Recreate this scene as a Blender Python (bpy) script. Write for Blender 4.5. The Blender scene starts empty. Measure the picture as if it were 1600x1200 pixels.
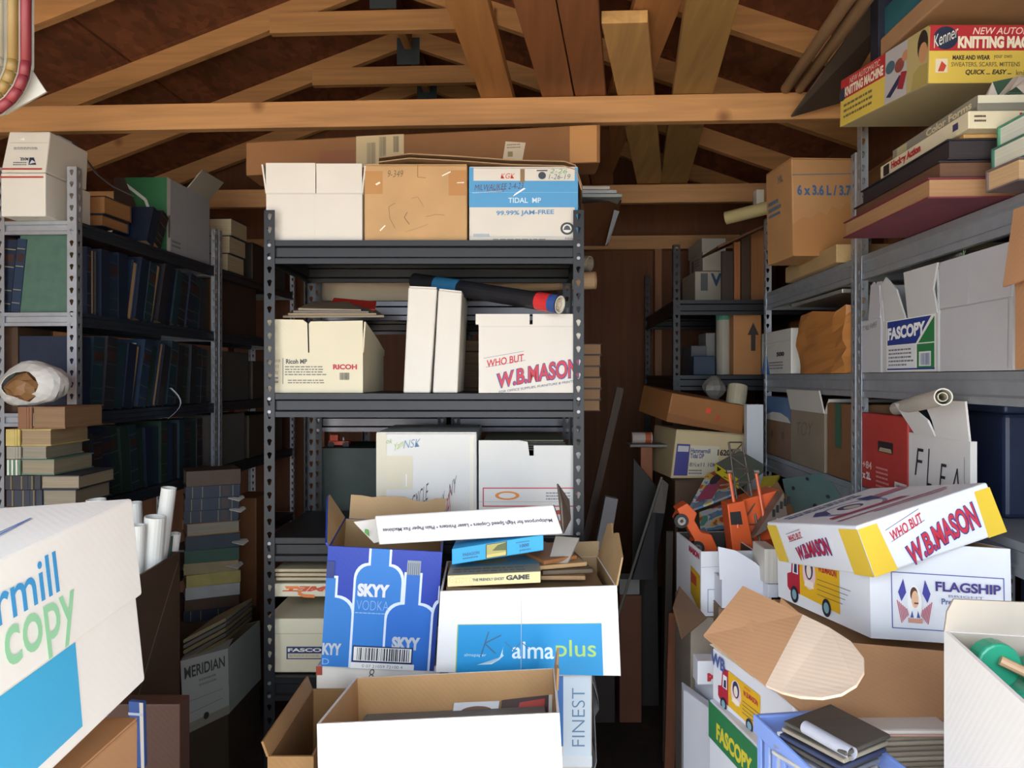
import bpy, bmesh, math, random
from mathutils import Vector, Matrix, Euler
random.seed(7)
C = bpy.context.scene.collection
SC = bpy.context.scene
# ---------------------------------------------------------------- camera, light, exposure
TH = math.atan(.05)                      # the shed's axis is turned 2.9 degrees from the view
EYE = Vector((0, 0, 1.35))
cam = bpy.data.cameras.new('camera'); cam.sensor_width = 36; cam.lens = 27; cam.shift_y = -10/1600
cam.clip_start = .02
co = bpy.data.objects.new('camera', cam); co.location = EYE; co.rotation_euler = (math.pi/2, 0, TH); C.objects.link(co)
SC.camera = co
wd = bpy.data.worlds.new('sky'); SC.world = wd; wd.use_nodes = True
bg = wd.node_tree.nodes['Background']; bg.inputs[0].default_value = (.80, .90, 1, 1); bg.inputs[1].default_value = 6.0
sun = bpy.data.lights.new('sun', 'SUN'); sun.energy = 30.0; sun.angle = .02; sun.color = (1, .93, .82)
so = bpy.data.objects.new('sun', sun); so.rotation_euler = (math.radians(42), 0, math.radians(78)); C.objects.link(so)
pl = bpy.data.lights.new('door_portal', 'AREA'); pl.shape = 'RECTANGLE'; pl.size = 3.0; pl.size_y = 2.2; pl.cycles.is_portal = True
po = bpy.data.objects.new('door_portal', pl); po.location = (-.55, -.3, 1.1); po.rotation_euler = (math.pi/2, 0, 0); C.objects.link(po)
SC.view_settings.view_transform = 'Standard'; SC.view_settings.look = 'None'; SC.view_settings.gamma = 1
SC.view_settings.use_curve_mapping = False; SC.view_settings.exposure = .38
# ---------------------------------------------------------------- rays: photo pixel + depth -> point in the shed
cT, sT = math.cos(TH), math.sin(TH)
FWD = Vector((-sT, cT, 0)); RGT = Vector((cT, sT, 0))
def ray(px, py):
    return RGT*((px-800)/1200) + FWD + Vector((0, 0, (590-py)/1200))
def W(px, py, Z): return EYE + ray(px, py)*Z
def V(px, py, v):
    d = ray(px, py); return EYE + d*(v/d.y)
def hitx(px, py, u):
    d = ray(px, py); return EYE + d*(u/d.x)
# ---------------------------------------------------------------- materials
def lin(h):
    if isinstance(h, str):
        h = h.lstrip('#'); h = h if len(h) == 6 else ''.join(x*2 for x in h); c = [int(h[i:i+2], 16)/255 for i in (0, 2, 4)]
    else: c = [x/255 for x in h]
    return tuple((x/12.92 if x <= .04045 else ((x+.055)/1.055)**2.4) for x in c) + (1,)
MC = {}
def M(col, kind='plain', rough=.6, metal=0.):
    k = (col, kind, rough, metal)
    if k in MC: return MC[k]
    m = bpy.data.materials.new(kind+'_'+str(col).strip('#')); m.use_nodes = True; MC[k] = m
    nt = m.node_tree; N = nt.nodes; L = nt.links; b = N['Principled BSDF']
    c = lin(col); b.inputs['Base Color'].default_value = c
    b.inputs['Roughness'].default_value = rough; b.inputs['Metallic'].default_value = metal
    def mix(fac, a, d):
        x = N.new('ShaderNodeMix'); x.data_type = 'RGBA'; L.new(fac, x.inputs['Factor']); x.inputs[6].default_value = a; x.inputs[7].default_value = d; return x
    if kind in ('plain', 'ink'): return m
    tc = N.new('ShaderNodeTexCoord'); mp = N.new('ShaderNodeMapping'); L.new(tc.outputs['Object'], mp.inputs[0])
    nz = N.new('ShaderNodeTexNoise'); L.new(mp.outputs[0], nz.inputs['Vector'])
    bp = N.new('ShaderNodeBump'); L.new(bp.outputs[0], b.inputs['Normal'])
    dk = lambda f: tuple(min(1, x*f) for x in c[:3]) + (1,)
    if kind in ('card', 'white'):
        nz.inputs['Scale'].default_value = 9; nz.inputs['Detail'].default_value = 6
        x = mix(nz.outputs[0], dk(.8 if kind == 'card' else .93), dk(1.15 if kind == 'card' else 1.03)); L.new(x.outputs[2], b.inputs['Base Color'])
        wv = N.new('ShaderNodeTexWave'); wv.inputs['Scale'].default_value = 45; wv.bands_direction = 'DIAGONAL'; wv.inputs['Distortion'].default_value = .3
        L.new(tc.outputs['Object'], wv.inputs['Vector'])
        bp.inputs['Strength'].default_value = .06 if kind == 'card' else .03; bp.inputs['Distance'].default_value = .002; L.new(wv.outputs[1], bp.inputs['Height'])
    elif kind in ('woodx', 'woody', 'woodz'):
        s = [22, 22, 22]; s['xyz'.index(kind[-1])] = 1.2; mp.inputs['Scale'].default_value = s
        nz.inputs['Scale'].default_value = 1.6; nz.inputs['Detail'].default_value = 8; nz.inputs['Distortion'].default_value = .6
        x = mix(nz.outputs[0], dk(.55), dk(1.3)); L.new(x.outputs[2], b.inputs['Base Color'])
        n2 = N.new('ShaderNodeTexVoronoi'); n2.inputs['Scale'].default_value = 3.1; L.new(tc.outputs['Object'], n2.inputs['Vector'])
        r = N.new('ShaderNodeValToRGB'); r.color_ramp.elements[0].position = .03; r.color_ramp.elements[1].position = .11
        r.color_ramp.elements[0].color = (.35, .25, .2, 1); L.new(n2.outputs[0], r.inputs[0])
        y = N.new('ShaderNodeMix'); y.data_type = 'RGBA'; y.blend_type = 'MULTIPLY'; y.inputs[0].default_value = .8
        L.new(x.outputs[2], y.inputs[6]); L.new(r.outputs[0], y.inputs[7]); L.new(y.outputs[2], b.inputs['Base Color'])
        bp.inputs['Strength'].default_value = .15; bp.inputs['Distance'].default_value = .002; L.new(nz.outputs[0], bp.inputs['Height'])
    elif kind == 'osb':
        v = N.new('ShaderNodeTexVoronoi'); v.inputs['Scale'].default_value = 34; v.feature = 'F1'; mp.inputs['Scale'].default_value = (1, .45, 1); L.new(mp.outputs[0], v.inputs['Vector'])
        nz.inputs['Scale'].default_value = 6; nz.inputs['Detail'].default_value = 7
        x = mix(v.outputs['Color'], dk(.65), dk(1.25)); y = N.new('ShaderNodeMix'); y.data_type = 'RGBA'; y.blend_type = 'MULTIPLY'; y.inputs[0].default_value = .7
        r = N.new('ShaderNodeValToRGB'); r.color_ramp.elements[0].position = .35; r.color_ramp.elements[1].position = .65; r.color_ramp.elements[0].color = (.4, .4, .4, 1); L.new(nz.outputs[0], r.inputs[0])
        L.new(x.outputs[2], y.inputs[6]); L.new(r.outputs[0], y.inputs[7]); L.new(y.outputs[2], b.inputs['Base Color'])
        bp.inputs['Strength'].default_value = .3; bp.inputs['Distance'].default_value = .003; L.new(v.outputs[0], bp.inputs['Height'])
    elif kind == 'metal':
        nz.inputs['Scale'].default_value = 25; nz.inputs['Detail'].default_value = 4
        x = mix(nz.outputs[0], dk(.8), dk(1.15)); L.new(x.outputs[2], b.inputs['Base Color'])
        bp.inputs['Strength'].default_value = .02; L.new(nz.outputs[0], bp.inputs['Height'])
    elif kind == 'pages':
        mp.inputs['Scale'].default_value = (180, 4, 4); nz.inputs['Scale'].default_value = 1.5; nz.inputs['Detail'].default_value = 5
        x = mix(nz.outputs[0], dk(.62), dk(1.15)); L.new(x.outputs[2], b.inputs['Base Color'])
        bp.inputs['Strength'].default_value = .3; bp.inputs['Distance'].default_value = .001; L.new(nz.outputs[0], bp.inputs['Height'])
    elif kind == 'sheets':
        mp.inputs['Scale'].default_value = (3, 3, 260); nz.inputs['Scale'].default_value = 1.5; nz.inputs['Detail'].default_value = 4
        x = mix(nz.outputs[0], dk(.55), dk(1.1)); L.new(x.outputs[2], b.inputs['Base Color'])
    elif kind == 'cloth':
        nz.inputs['Scale'].default_value = 30; nz.inputs['Detail'].default_value = 6
        x = mix(nz.outputs[0], dk(.7), dk(1.2)); L.new(x.outputs[2], b.inputs['Base Color'])
        bp.inputs['Strength'].default_value = .25; bp.inputs['Distance'].default_value = .004; L.new(nz.outputs[0], bp.inputs['Height'])
    elif kind == 'leather':
        nz.inputs['Scale'].default_value = 16; nz.inputs['Detail'].default_value = 8
        x = mix(nz.outputs[0], dk(.6), dk(1.5)); L.new(x.outputs[2], b.inputs['Base Color'])
        bp.inputs['Strength'].default_value = .15; bp.inputs['Distance'].default_value = .001; L.new(nz.outputs[0], bp.inputs['Height'])
    elif kind == 'glassy':
        b.inputs['Alpha'].default_value = .35; b.inputs['Roughness'].default_value = .2
        nz.inputs['Scale'].default_value = 12; bp.inputs['Strength'].default_value = .5; bp.inputs['Distance'].default_value = .01; L.new(nz.outputs[0], bp.inputs['Height'])
    elif kind == 'print':
        nz.inputs['Scale'].default_value = 14; nz.inputs['Detail'].default_value = 3
        r = N.new('ShaderNodeValToRGB'); r.color_ramp.interpolation = 'CONSTANT'
        e = r.color_ramp.elements; e[0].color = c; e[1].position = .62; e[1].color = (.55, .08, .07, 1)
        for p, cc in ((.42, (.12, .25, .4, 1)), (.5, (.6, .6, .58, 1)), (.56, (.7, .5, .1, 1))):
            q = e.new(p); q.color = cc
        L.new(nz.outputs[0], r.inputs[0]); L.new(r.outputs[0], b.inputs['Base Color'])
    return m
CARD = '#b08a5e'; WHT = '#dcd6cd'; OFFW = '#dcd6c6'
WHITE = M(WHT, 'white'); TAN = M(CARD, 'card', .8); CREAM = M('#d8cfb4', 'white'); PAGE = M('#c9a574', 'pages', .85); GREYP = M('#a49c90', 'pages', .85)
DARKM = M('#222327', 'metal', .45, .35); SILVER = M('#c6cbd2', 'metal', .42, .75); GALV = M('#4c4a4c', 'metal', .32, 1.); BOLT = M('#8c8c90', 'metal', .45, .7)
# ---------------------------------------------------------------- mesh helpers
class MB:
    def __init__(s): s.v = []; s.f = []; s.mi = []; s.m = []
    def slot(s, m):
        if m not in s.m: s.m.append(m)
        return s.m.index(m)
    def face(s, pts, m):
        n = len(s.v); s.v += [tuple(p) for p in pts]; s.f.append(tuple(range(n, n+len(pts)))); s.mi.append(s.slot(m))
    def hexa(s, c, m):          # c: bottom four (ccw from above), top four
        n = len(s.v); s.v += [tuple(p) for p in c]; k = s.slot(m)
        for q in ((3, 2, 1, 0), (4, 5, 6, 7), (0, 1, 5, 4), (1, 2, 6, 5), (2, 3, 7, 6), (3, 0, 4, 7)):
            s.f.append(tuple(n+i for i in q)); s.mi.append(k)
    def box(s, x0, y0, z0, x1, y1, z1, m, f=None):
        c = [(x0, y0, z0), (x1, y0, z0), (x1, y1, z0), (x0, y1, z0), (x0, y0, z1), (x1, y0, z1), (x1, y1, z1), (x0, y1, z1)]
        if f: c = [f(*p) for p in c]
        s.hexa(c, m)
    def prism(s, poly, vec, m):
        n = len(s.v); k = len(poly); a = [Vector(p) for p in poly]; s.v += [tuple(p) for p in a] + [tuple(p+Vector(vec)) for p in a]; j = s.slot(m)
        s.f.append(tuple(range(n+k-1, n-1, -1))); s.f.append(tuple(range(n+k, n+2*k))); s.mi += [j, j]
        for i in range(k):
            s.f.append((n+i, n+(i+1) % k, n+k+(i+1) % k, n+k+i)); s.mi.append(j)
    def tube(s, p0, p1, r0, m, r1=None, n=16, rin=None, inner=None, cap=True):
        p0 = Vector(p0); p1 = Vector(p1); r1 = r0 if r1 is None else r1
        d = (p1-p0).normalized(); a = d.orthogonal().normalized(); b = d.cross(a)
        ring = lambda p, r: [p + a*(r*math.cos(2*math.pi*i/n)) + b*(r*math.sin(2*math.pi*i/n)) for i in range(n)]
        k = s.slot(m); o = len(s.v); s.v += [tuple(p) for p in ring(p0, r0)+ring(p1, r1)]
        for i in range(n): s.f.append((o+i, o+(i+1) % n, o+n+(i+1) % n, o+n+i)); s.mi.append(k)
        if rin is None:
            if cap: s.f.append(tuple(range(o+n-1, o-1, -1))); s.f.append(tuple(range(o+n, o+2*n))); s.mi += [k, k]
        else:
            q = s.slot(inner or m); o2 = len(s.v); s.v += [tuple(p) for p in ring(p0, rin)+ring(p1, rin)]
            for i in range(n):
                j = (i+1) % n
                s.f.append((o2+j, o2+i, o2+n+i, o2+n+j)); s.mi.append(q)
                s.f.append((o+j, o+i, o2+i, o2+j)); s.mi.append(q)
                s.f.append((o+n+i, o+n+j, o2+n+j, o2+n+i)); s.mi.append(q)
    def build(s, name, parent=None, off=None, smooth=False, bevel=0, solid=0, loc=None):
        me = bpy.data.meshes.new(name)
        off = Vector(off) if off is not None else Vector((0, 0, 0))
        me.from_pydata([tuple(Vector(p)-off) for p in s.v], [], s.f); me.polygons.foreach_set('material_index', s.mi)
        for m in s.m: me.materials.append(m)
        if smooth or solid:
            b = bmesh.new(); b.from_mesh(me); bmesh.ops.remove_doubles(b, verts=b.verts, dist=1e-5); b.to_mesh(me); b.free()
        if smooth: me.polygons.foreach_set('use_smooth', [True]*len(me.polygons))
        me.update()
        return link(name, me, parent, bevel, solid, loc, smooth)
def link(name, me, parent=None, bevel=0, solid=0, loc=None, smooth=False):
    o = bpy.data.objects.new(name, me); C.objects.link(o)
    if parent: o.parent = parent
    if loc is not None: o.location = loc
    if solid: q = o.modifiers.new('t', 'SOLIDIFY'); q.thickness = solid; q.offset = 0
    if bevel: q = o.modifiers.new('b', 'BEVEL'); q.width = bevel; q.segments = 2; q.limit_method = 'ANGLE'
    return o
def tag(o, label, cat, group=None):
    o['label'] = label; o['category'] = cat
    if group: o['group'] = group
    return o
def thing(name, label, cat, loc, rot=(0, 0, 0), group=None):
    o = bpy.data.objects.new(name, None); C.objects.link(o); o.empty_display_size = .05
    o.location = loc; o.rotation_euler = rot
    return tag(o, label, cat, group)
def struct(o): o['kind'] = 'structure'; return o
# ---------------------------------------------------------------- flat print: text, strokes and shapes on a face
TX = {}
def text(s, bold=0., shear=0.):
    k = (s, bold, shear)
    if k in TX: return TX[k]
    cu = bpy.data.curves.new('t', 'FONT'); cu.body = s; cu.offset = bold; cu.shear = shear; cu.resolution_u = 4; cu.fill_mode = 'FRONT'
    ob = bpy.data.objects.new('t', cu); me = bpy.data.meshes.new_from_object(ob)
    v = [(p.co.x, p.co.y) for p in me.vertices]; f = [tuple(p.vertices) for p in me.polygons]
    bpy.data.objects.remove(ob); bpy.data.curves.remove(cu); bpy.data.meshes.remove(me)
    x0 = min(p[0] for p in v); x1 = max(p[0] for p in v); y0 = min(p[1] for p in v); y1 = max(p[1] for p in v)
    TX[k] = ([((p[0]-x0)/(x1-x0), (p[1]-y0)/(y1-y0)) for p in v], f)
    return TX[k]
INK = lambda c: c if not isinstance(c, (str, tuple)) else M(c, 'ink', .5)
class Frame:
    def __init__(s, c):
        s.c = [Vector(p) for p in c]        # fbl fbr ftr ftl bbl bbr btr btl
        c = s.c; s.U = c[1]-c[0]; s.Vv = c[3]-c[0]; s.Wd = c[4]-c[0]
        s.w, s.h, s.d = s.U.length, s.Vv.length, s.Wd.length
        s.base = (c[0]+c[1]+c[4]+c[5])/4
    def __call__(s, a, b, c):
        p = s.c; f = lambda q, r, t: q*(1-t)+r*t
        return f(f(f(p[0], p[1], a), f(p[3], p[2], a), c), f(f(p[4], p[5], a), f(p[7], p[6], a), c), b)
    def face(s, n):
        g = {'front': lambda x, y: s(x, 0, y), 'left': lambda x, y: s(0, 1-x, y), 'right': lambda x, y: s(1, x, y), 'top': lambda x, y: s(x, y, 1), 'bottom': lambda x, y: s(x, 1-y, 0)}[n]
        wh = {'front': (s.w, s.h), 'left': (s.d, s.h), 'right': (s.d, s.h), 'top': (s.w, s.d), 'bottom': (s.w, s.d)}[n]
        nn = (g(1, 0)-g(0, 0)).cross(g(0, 1)-g(0, 0)).normalized()
        return g, wh, nn
def fvec(o, u, w, v):
    o, u, w, v = map(Vector, (o, u, w, v)); return Frame([o, o+u, o+u+v, o+v, o+w, o+u+w, o+u+v+w, o+v+w])
def fpx(x0, y0, x1, y1, Z, d, h=None):
    bl = W(x0, y1, Z); br = W(x1, y1, Z); z = Vector((0, 0, h if h else (y1-y0)/1200*Z)); return fvec(bl, br-bl, FWD*d, z)
def fbase(x0, x1, y0, Z, d, zb):            # front top edge from the photo, stands on height zb
    p = W(x0, y0, Z); q = W(x1, y0, Z); b = Vector((p.x, p.y, zb)); return fvec(b, q-p, FWD*d, (0, 0, p.z-zb))
def fq(bl, br, tr, tl, d, ang=0., dz=0.):
    p = [W(*q) for q in (bl, br, tr, tl)]; w = FWD.copy(); w.rotate(Euler((0, 0, math.radians(ang)))); w = w*d+Vector((0, 0, dz))
    return Frame(p+[q+w for q in p])
def ffit(pos, rot, dims, k=1.):
    R = Euler([math.radians(x) for x in rot]).to_matrix(); p = EYE+(Vector(pos)-EYE)*k; a, b, c = [x*k for x in dims]
    return fvec(p+R@Vector((-a/2, -b/2, 0)), R@Vector((a, 0, 0)), R@Vector((0, b, 0)), R@Vector((0, 0, c)))
def fais(xl, xr, yt, zb, u, du):            # box on a right-hand shelf, its front on the aisle
    p = hitx(xl, 590, u); q = hitx(xr, yt, u); return fvec((u, p.y, zb), (0, q.y-p.y, 0), (du, 0, 0), (0, 0, q.z-zb))
def decal(fr, face, items, parent, lift=.0013, name='printed_label'):
    g, (w, h), n = fr.face(face) if isinstance(face, str) else face
    off = parent.location.copy(); parts = []
    k = lift
    for it in items:
        mb = MB(); parts.append(mb); t = it[0]; P = lambda x, y: g(x, y)+n*k
        if t == 'r':
            _, x0, y0, x1, y1, c = it; mb.face([P(x0, y0), P(x1, y0), P(x1, y1), P(x0, y1)], INK(c))
        elif t == 'p': mb.face([P(*q) for q in it[1]], INK(it[2]))
        elif t == 'e':
            _, cx, cy, rx, ry, c = it[:6]; mb.face([P(cx+rx*math.cos(i*math.pi/10), cy+ry*math.sin(i*math.pi/10)) for i in range(20)], INK(c))
        elif t == 'o':
            _, x0, y0, x1, y1, wd_, c = it; a = wd_/w; b = wd_/h
            for q in ((x0, y0, x1, y0+b), (x0, y1-b, x1, y1), (x0, y0, x0+a, y1), (x1-a, y0, x1, y1)):
                mb.face([P(q[0], q[1]), P(q[2], q[1]), P(q[2], q[3]), P(q[0], q[3])], INK(c))
        elif t == 'l':
            _, pts, wd_, c = it
            for (ax, ay), (bx, by) in zip(pts, pts[1:]):
                dx, dy = (bx-ax)*w, (by-ay)*h; L_ = math.hypot(dx, dy) or 1; ox, oy = -dy/L_*wd_/2/w, dx/L_*wd_/2/h
                mb.face([P(ax-ox, ay-oy), P(bx-ox, by-oy), P(bx+ox, by+oy), P(ax+ox, ay+oy)], INK(c))
        elif t == 't':
            _, s_, x0, y0, x1, y1, c = it[:7]; o = it[7] if len(it) > 7 else {}
            v, f = text(s_, o.get('b', 0), o.get('s', 0)); ar = o.get('arch', 0); sk = o.get('skew', 0); gr = o.get('grow', 0); rt = o.get('rot', 0)
            pts = []
            for (x, y) in v:
                if rt == 180: x, y = 1-x, 1-y
                yy = (y-.5)*(1+gr*(x-.5))+.5
                yy = yy*(y1-y0)+y0 + ar*(x-.5)**2 + sk*(x-.5)
                xx = x*(x1-x0)+x0
                if rt == 90: xx, yy = x0+(1-y)*(x1-x0), y0+x*(y1-y0)
                if rt == -90: xx, yy = x0+y*(x1-x0), y0+(1-x)*(y1-y0)
                pts.append((xx, yy))
            for q in f: mb.face([P(*pts[i]) for i in q], INK(c))
        elif t == 'bars':
            _, x0, y0, x1, y1, c = it[:6]; x = x0; R = random.Random(3)
            while x < x1-.004*(x1-x0):
                q = R.choice((.008, .012, .02, .028))*(x1-x0); mb.face([P(x, y0), P(min(x+q, x1), y0), P(min(x+q, x1), y1), P(x, y1)], INK(c)); x += q+R.choice((.008, .014, .022))*(x1-x0)
        elif t == 'fine':
            _, x0, y0, x1, y1, nl, c = it; R = random.Random(5); dh = (y1-y0)/nl
            for i in range(nl):
                y = y1-(i+.5)*dh; x = x0; xe = x0+(x1-x0)*R.uniform(.6, 1)
                while x < xe:
                    q = (x1-x0)*R.uniform(.04, .12); mb.face([P(x, y-dh*.22), P(min(x+q, x1), y-dh*.22), P(min(x+q, x1), y+dh*.22), P(x, y+dh*.22)], INK(c)); x += q+(x1-x0)*.02
        k += .00013
    # prints that stand apart on the face become parts of their own
    parts = [p for p in parts if p.f]; bb = [([min(q[i] for q in p.v) for i in range(3)], [max(q[i] for q in p.v) for i in range(3)]) for p in parts]; own = list(range(len(parts)))
    def root_(i):
        while own[i] != i: i = own[i]
        return i
    for i in range(len(parts)):
        for j in range(i):
            gap = math.sqrt(sum(max(0, bb[i][0][a]-bb[j][1][a], bb[j][0][a]-bb[i][1][a])**2 for a in range(3)))
            if gap <= max(.016, .3*max(max(bb[q][1][a]-bb[q][0][a] for a in range(3)) for q in (i, j))): own[root_(i)] = root_(j)
    for g_ in sorted(set(root_(i) for i in range(len(parts)))):
        r = MB()
        for i, p in enumerate(parts):
            if root_(i) == g_:
                n_ = len(r.v); r.v += p.v; r.f += [tuple(x+n_ for x in f) for f in p.f]; r.mi += [r.slot(p.m[x]) for x in p.mi]
        r.build(name, parent, off)
def mason(x0, y0, x1, y1, who=True, pink=False):
    red = '#c8384a' if pink else '#c01f33'; w_, h_ = x1-x0, y1-y0; r = []
    ar, sk = -.10*h_*2.2, .42*h_
    if who:
        r += [('l', [(x0, y0+.80*h_), (x0+.42*w_, y0+1.02*h_)], .0012, '#777a9a'), ('l', [(x0+.02*w_, y0+.52*h_), (x0+.44*w_, y0+.74*h_)], .0012, '#777a9a'),
              ('t', 'WHO BUT', x0+.03*w_, y0+.61*h_, x0+.42*w_, y0+.84*h_, red, {'b': .02, 'skew': .2*h_})]
    r += [('t', 'W.B.MASON', x0+.13*w_, y0+.06*h_, x1, y0+.62*h_, '#3a3f86', {'b': .06, 'skew': sk, 'grow': .25, 'arch': ar}),
          ('t', 'W.B.MASON', x0+.145*w_, y0+.09*h_, x1-.012*w_, y0+.60*h_, red, {'b': .02, 'skew': sk, 'grow': .25, 'arch': ar})]
    return r
def truck(x0, y0, x1, y1):
    f = lambda x, y: (x0+x*(x1-x0), y0+y*(y1-y0)); p = lambda q, c: ('p', [f(*i) for i in q], c)
    r = [p([(.02, .2), (.02, .45), (.1, .5), (.13, .95), (.27, 1), (.27, .14), (.06, .14)], '#b3243c'), p([(.27, .14), (.27, 1), (.97, .97), (.97, .08)], '#e2b21e'),
         p([(.13, .5), (.15, .82), (.24, .82), (.24, .5)], '#dfe6ee'), p([(.16, .52), (.17, .7), (.22, .72), (.22, .52)], '#2b2f4a')]
    r += [('e', *f(.45, .6), .12*(x1-x0), .3*(y1-y0), '#e9c9c9'), ('e', *f(.45, .68), .075*(x1-x0), .2*(y1-y0), '#2a3360'), ('e', *f(.45, .64), .045*(x1-x0), .13*(y1-y0), '#e8dccb')]
    r += [p([(.36, .34), (.54, .34), (.52, .46), (.38, .46)], '#f0e6da'), ('t', 'W.B.MASON', *f(.62, .7), *f(.93, .83), '#b3243c', {'b': .03, 'arch': -.06*(y1-y0)}), ('t', 'WHO BUT', *f(.64, .88), *f(.78, .93), '#b3243c')]
    for i in range(4): r.append(('l', [f(.6, .55-.09*i), f(1.15-.04*i, .55-.09*i)], .0012, '#555'))
    for cx in (.17, .76): r += [('e', *f(cx, .1), .075*(x1-x0), .16*(y1-y0), '#20242c'), ('e', *f(cx, .1), .045*(x1-x0), .095*(y1-y0), '#7fa6b4')]
    return r
def flagman(x0, y0, x1, y1):
    f = lambda x, y: (x0+x*(x1-x0), y0+y*(y1-y0)); r = []
    for sx in (1, -1):
        g = lambda x, y: f(.5+sx*(x-.5), y)
        r += [('p', [g(.05, .68), g(.2, .95), g(.28, .68), g(.14, .5)], '#4a4aa0')]
        for i in range(6): r.append(('l', [g(.02+.05*i, .52-.03*i), g(.14+.035*i, .08+.03*i)], .0018, '#c46a7a'))
    r += [('e', *f(.5, .48), .2*(x1-x0), .36*(y1-y0), '#f2f2f4'), ('e', *f(.48, .66), .105*(x1-x0), .14*(y1-y0), '#5a3c30'), ('e', *f(.51, .56), .1*(x1-x0), .17*(y1-y0), '#e5bd9c'),
          ('r', *f(.48, .47), *f(.6, .5), '#7a3a2a'), ('p', [f(.34, .2), f(.44, .38), f(.58, .38), f(.66, .2)], '#e9edf2'), ('p', [f(.36, .2), f(.42, .34), f(.46, .2)], '#3b62a8'), ('p', [f(.64, .2), f(.58, .34), f(.54, .2)], '#3b62a8'),
          ('r', *f(.3, .1), *f(.7, .19), '#d39a86')]
    return r
def hand(s_, x0, y0, x1, y1, c='#30364a', sk=0): return ('t', s_, x0, y0, x1, y1, c, {'s': .25, 'skew': sk, 'b': -.008})
# ---------------------------------------------------------------- cartons
def plate(mb, pts, n, t, m): mb.prism([Vector(p)-n*(t/2) for p in pts], n*t, m)
def flap(fr, side, ln, ang, mat, root, s0=0., s1=1., inner=None, outline=None, seed=0, name='flap', jag=.0, label=None):
    g = {'front': (lambda s: fr(s, 0, 1), -fr.Wd), 'back': (lambda s: fr(s, 1, 1), fr.Wd), 'left': (lambda s: fr(0, 1-s, 1), -fr.U), 'right': (lambda s: fr(1, s, 1), fr.U)}[side]
    up = fr.Vv.normalized(); out = g[1].normalized(); a = math.radians(ang); d = up*math.cos(a)+out*math.sin(a)
    h = (g[0](1)-g[0](0)).normalized(); n = h.cross(d).normalized(); R = random.Random(seed)
    if outline: pts = [g[0](s)+d*(l*ln) for s, l in outline]
    else:
        k = 9 if jag else 1
        pts = [g[0](s0), g[0](s1)] + [g[0](s1+(s0-s1)*i/k)+d*(ln+R.uniform(-jag, jag)) for i in range(k+1)]
    mb = MB(); plate(mb, pts, n, .0045, mat)
    if inner:                                 # inner liner: the face turned to the box
        mb.face([p-n*.003 if (side in ('front', 'left', 'right', 'back')) else p for p in pts], inner)
    o = mb.build(name, root, root.location)
    if label: o['label'] = label
    return o
def carton(name, label, cat, fr, mat=WHITE, inner=None, open_=False, prints={}, flaps=(), lid=None, tape=None, group=None, seam=True, t=.005, lidprints={}, handle=None):
    root = thing(name, label, cat, fr.base, group=group); off = fr.base
    mb = MB(); ta, tb, tc = t/fr.w, t/fr.d, t/fr.h; inner = inner or TAN
    if not open_:
        mb.box(0, 0, 0, 1, 1, 1, mat, fr); body = mb.build('body', root, off, bevel=.004)
        if seam and not lid:
            m2 = MB()
            for b0, b1 in ((0.005, .497), (.503, .995)): m2.box(.004, b0, 1.0, .996, b1, 1+.003/fr.h, mat, fr)
            m2.build('top_flap', root, off)
    else:
        for q in ((0, 0, 0, 1, 1, tc), (0, 0, tc, 1, tb, 1), (0, 1-tb, tc, 1, 1, 1), (0, tb, tc, ta, 1-tb, 1), (1-ta, tb, tc, 1, 1-tb, 1)):
            mb.box(*q[:3], *q[3:], mat, fr)
        body = mb.build('body', root, off)
        m2 = MB(); e = .0006; G = lambda a, b, c: fr(a, b, c)
        A0, A1, B0, B1, C0 = ta*1.15, 1-ta*1.15, tb*1.15, 1-tb*1.15, tc*1.2
        for q in (((A0, B0, C0), (A1, B0, C0), (A1, B1, C0), (A0, B1, C0)), ((A0, B1, C0), (A1, B1, C0), (A1, B1, .999), (A0, B1, .999)), ((A1, B0, C0), (A0, B0, C0), (A0, B0, .999), (A1, B0, .999)),
                  ((A0, B0, C0), (A0, B1, C0), (A0, B1, .999), (A0, B0, .999)), ((A1, B1, C0), (A1, B0, C0), (A1, B0, .999), (A1, B1, .999))):
            m2.face([G(*p) for p in q], inner)
        m2.build('inner_liner', root, off)
    if lid:
        lt = .006; la, lb = lt/fr.w, lt/fr.d
        lf = Frame([fr(-la, -lb, 1-lid), fr(1+la, -lb, 1-lid), fr(1+la, -lb, 1+lt/fr.h), fr(-la, -lb, 1+lt/fr.h), fr(-la, 1+lb, 1-lid), fr(1+la, 1+lb, 1-lid), fr(1+la, 1+lb, 1+lt/fr.h), fr(-la, 1+lb, 1+lt/fr.h)])
        m3 = MB(); m3.box(0, 0, 0, 1, 1, 1, mat, lf); m3.build('lid', root, off, bevel=.004)
        for fc, it in lidprints.items(): decal(lf, fc, it, root)
    if tape:
        for fc in ('front',):
            decal(fr, fc, [('r', .44, .72, .56, 1, tape)], root, name='tape')
        decal(fr, 'top', [('r', .44, 0, .56, 1, tape)], root, lift=.004, name='tape')
    for fc, it in prints.items(): decal(fr, fc, it, root)
    for q in flaps:
        q = dict(q); flap(fr, q.pop('side'), q.pop('ln'), q.pop('ang'), q.pop('mat', mat), root, **q)
    return root
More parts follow.
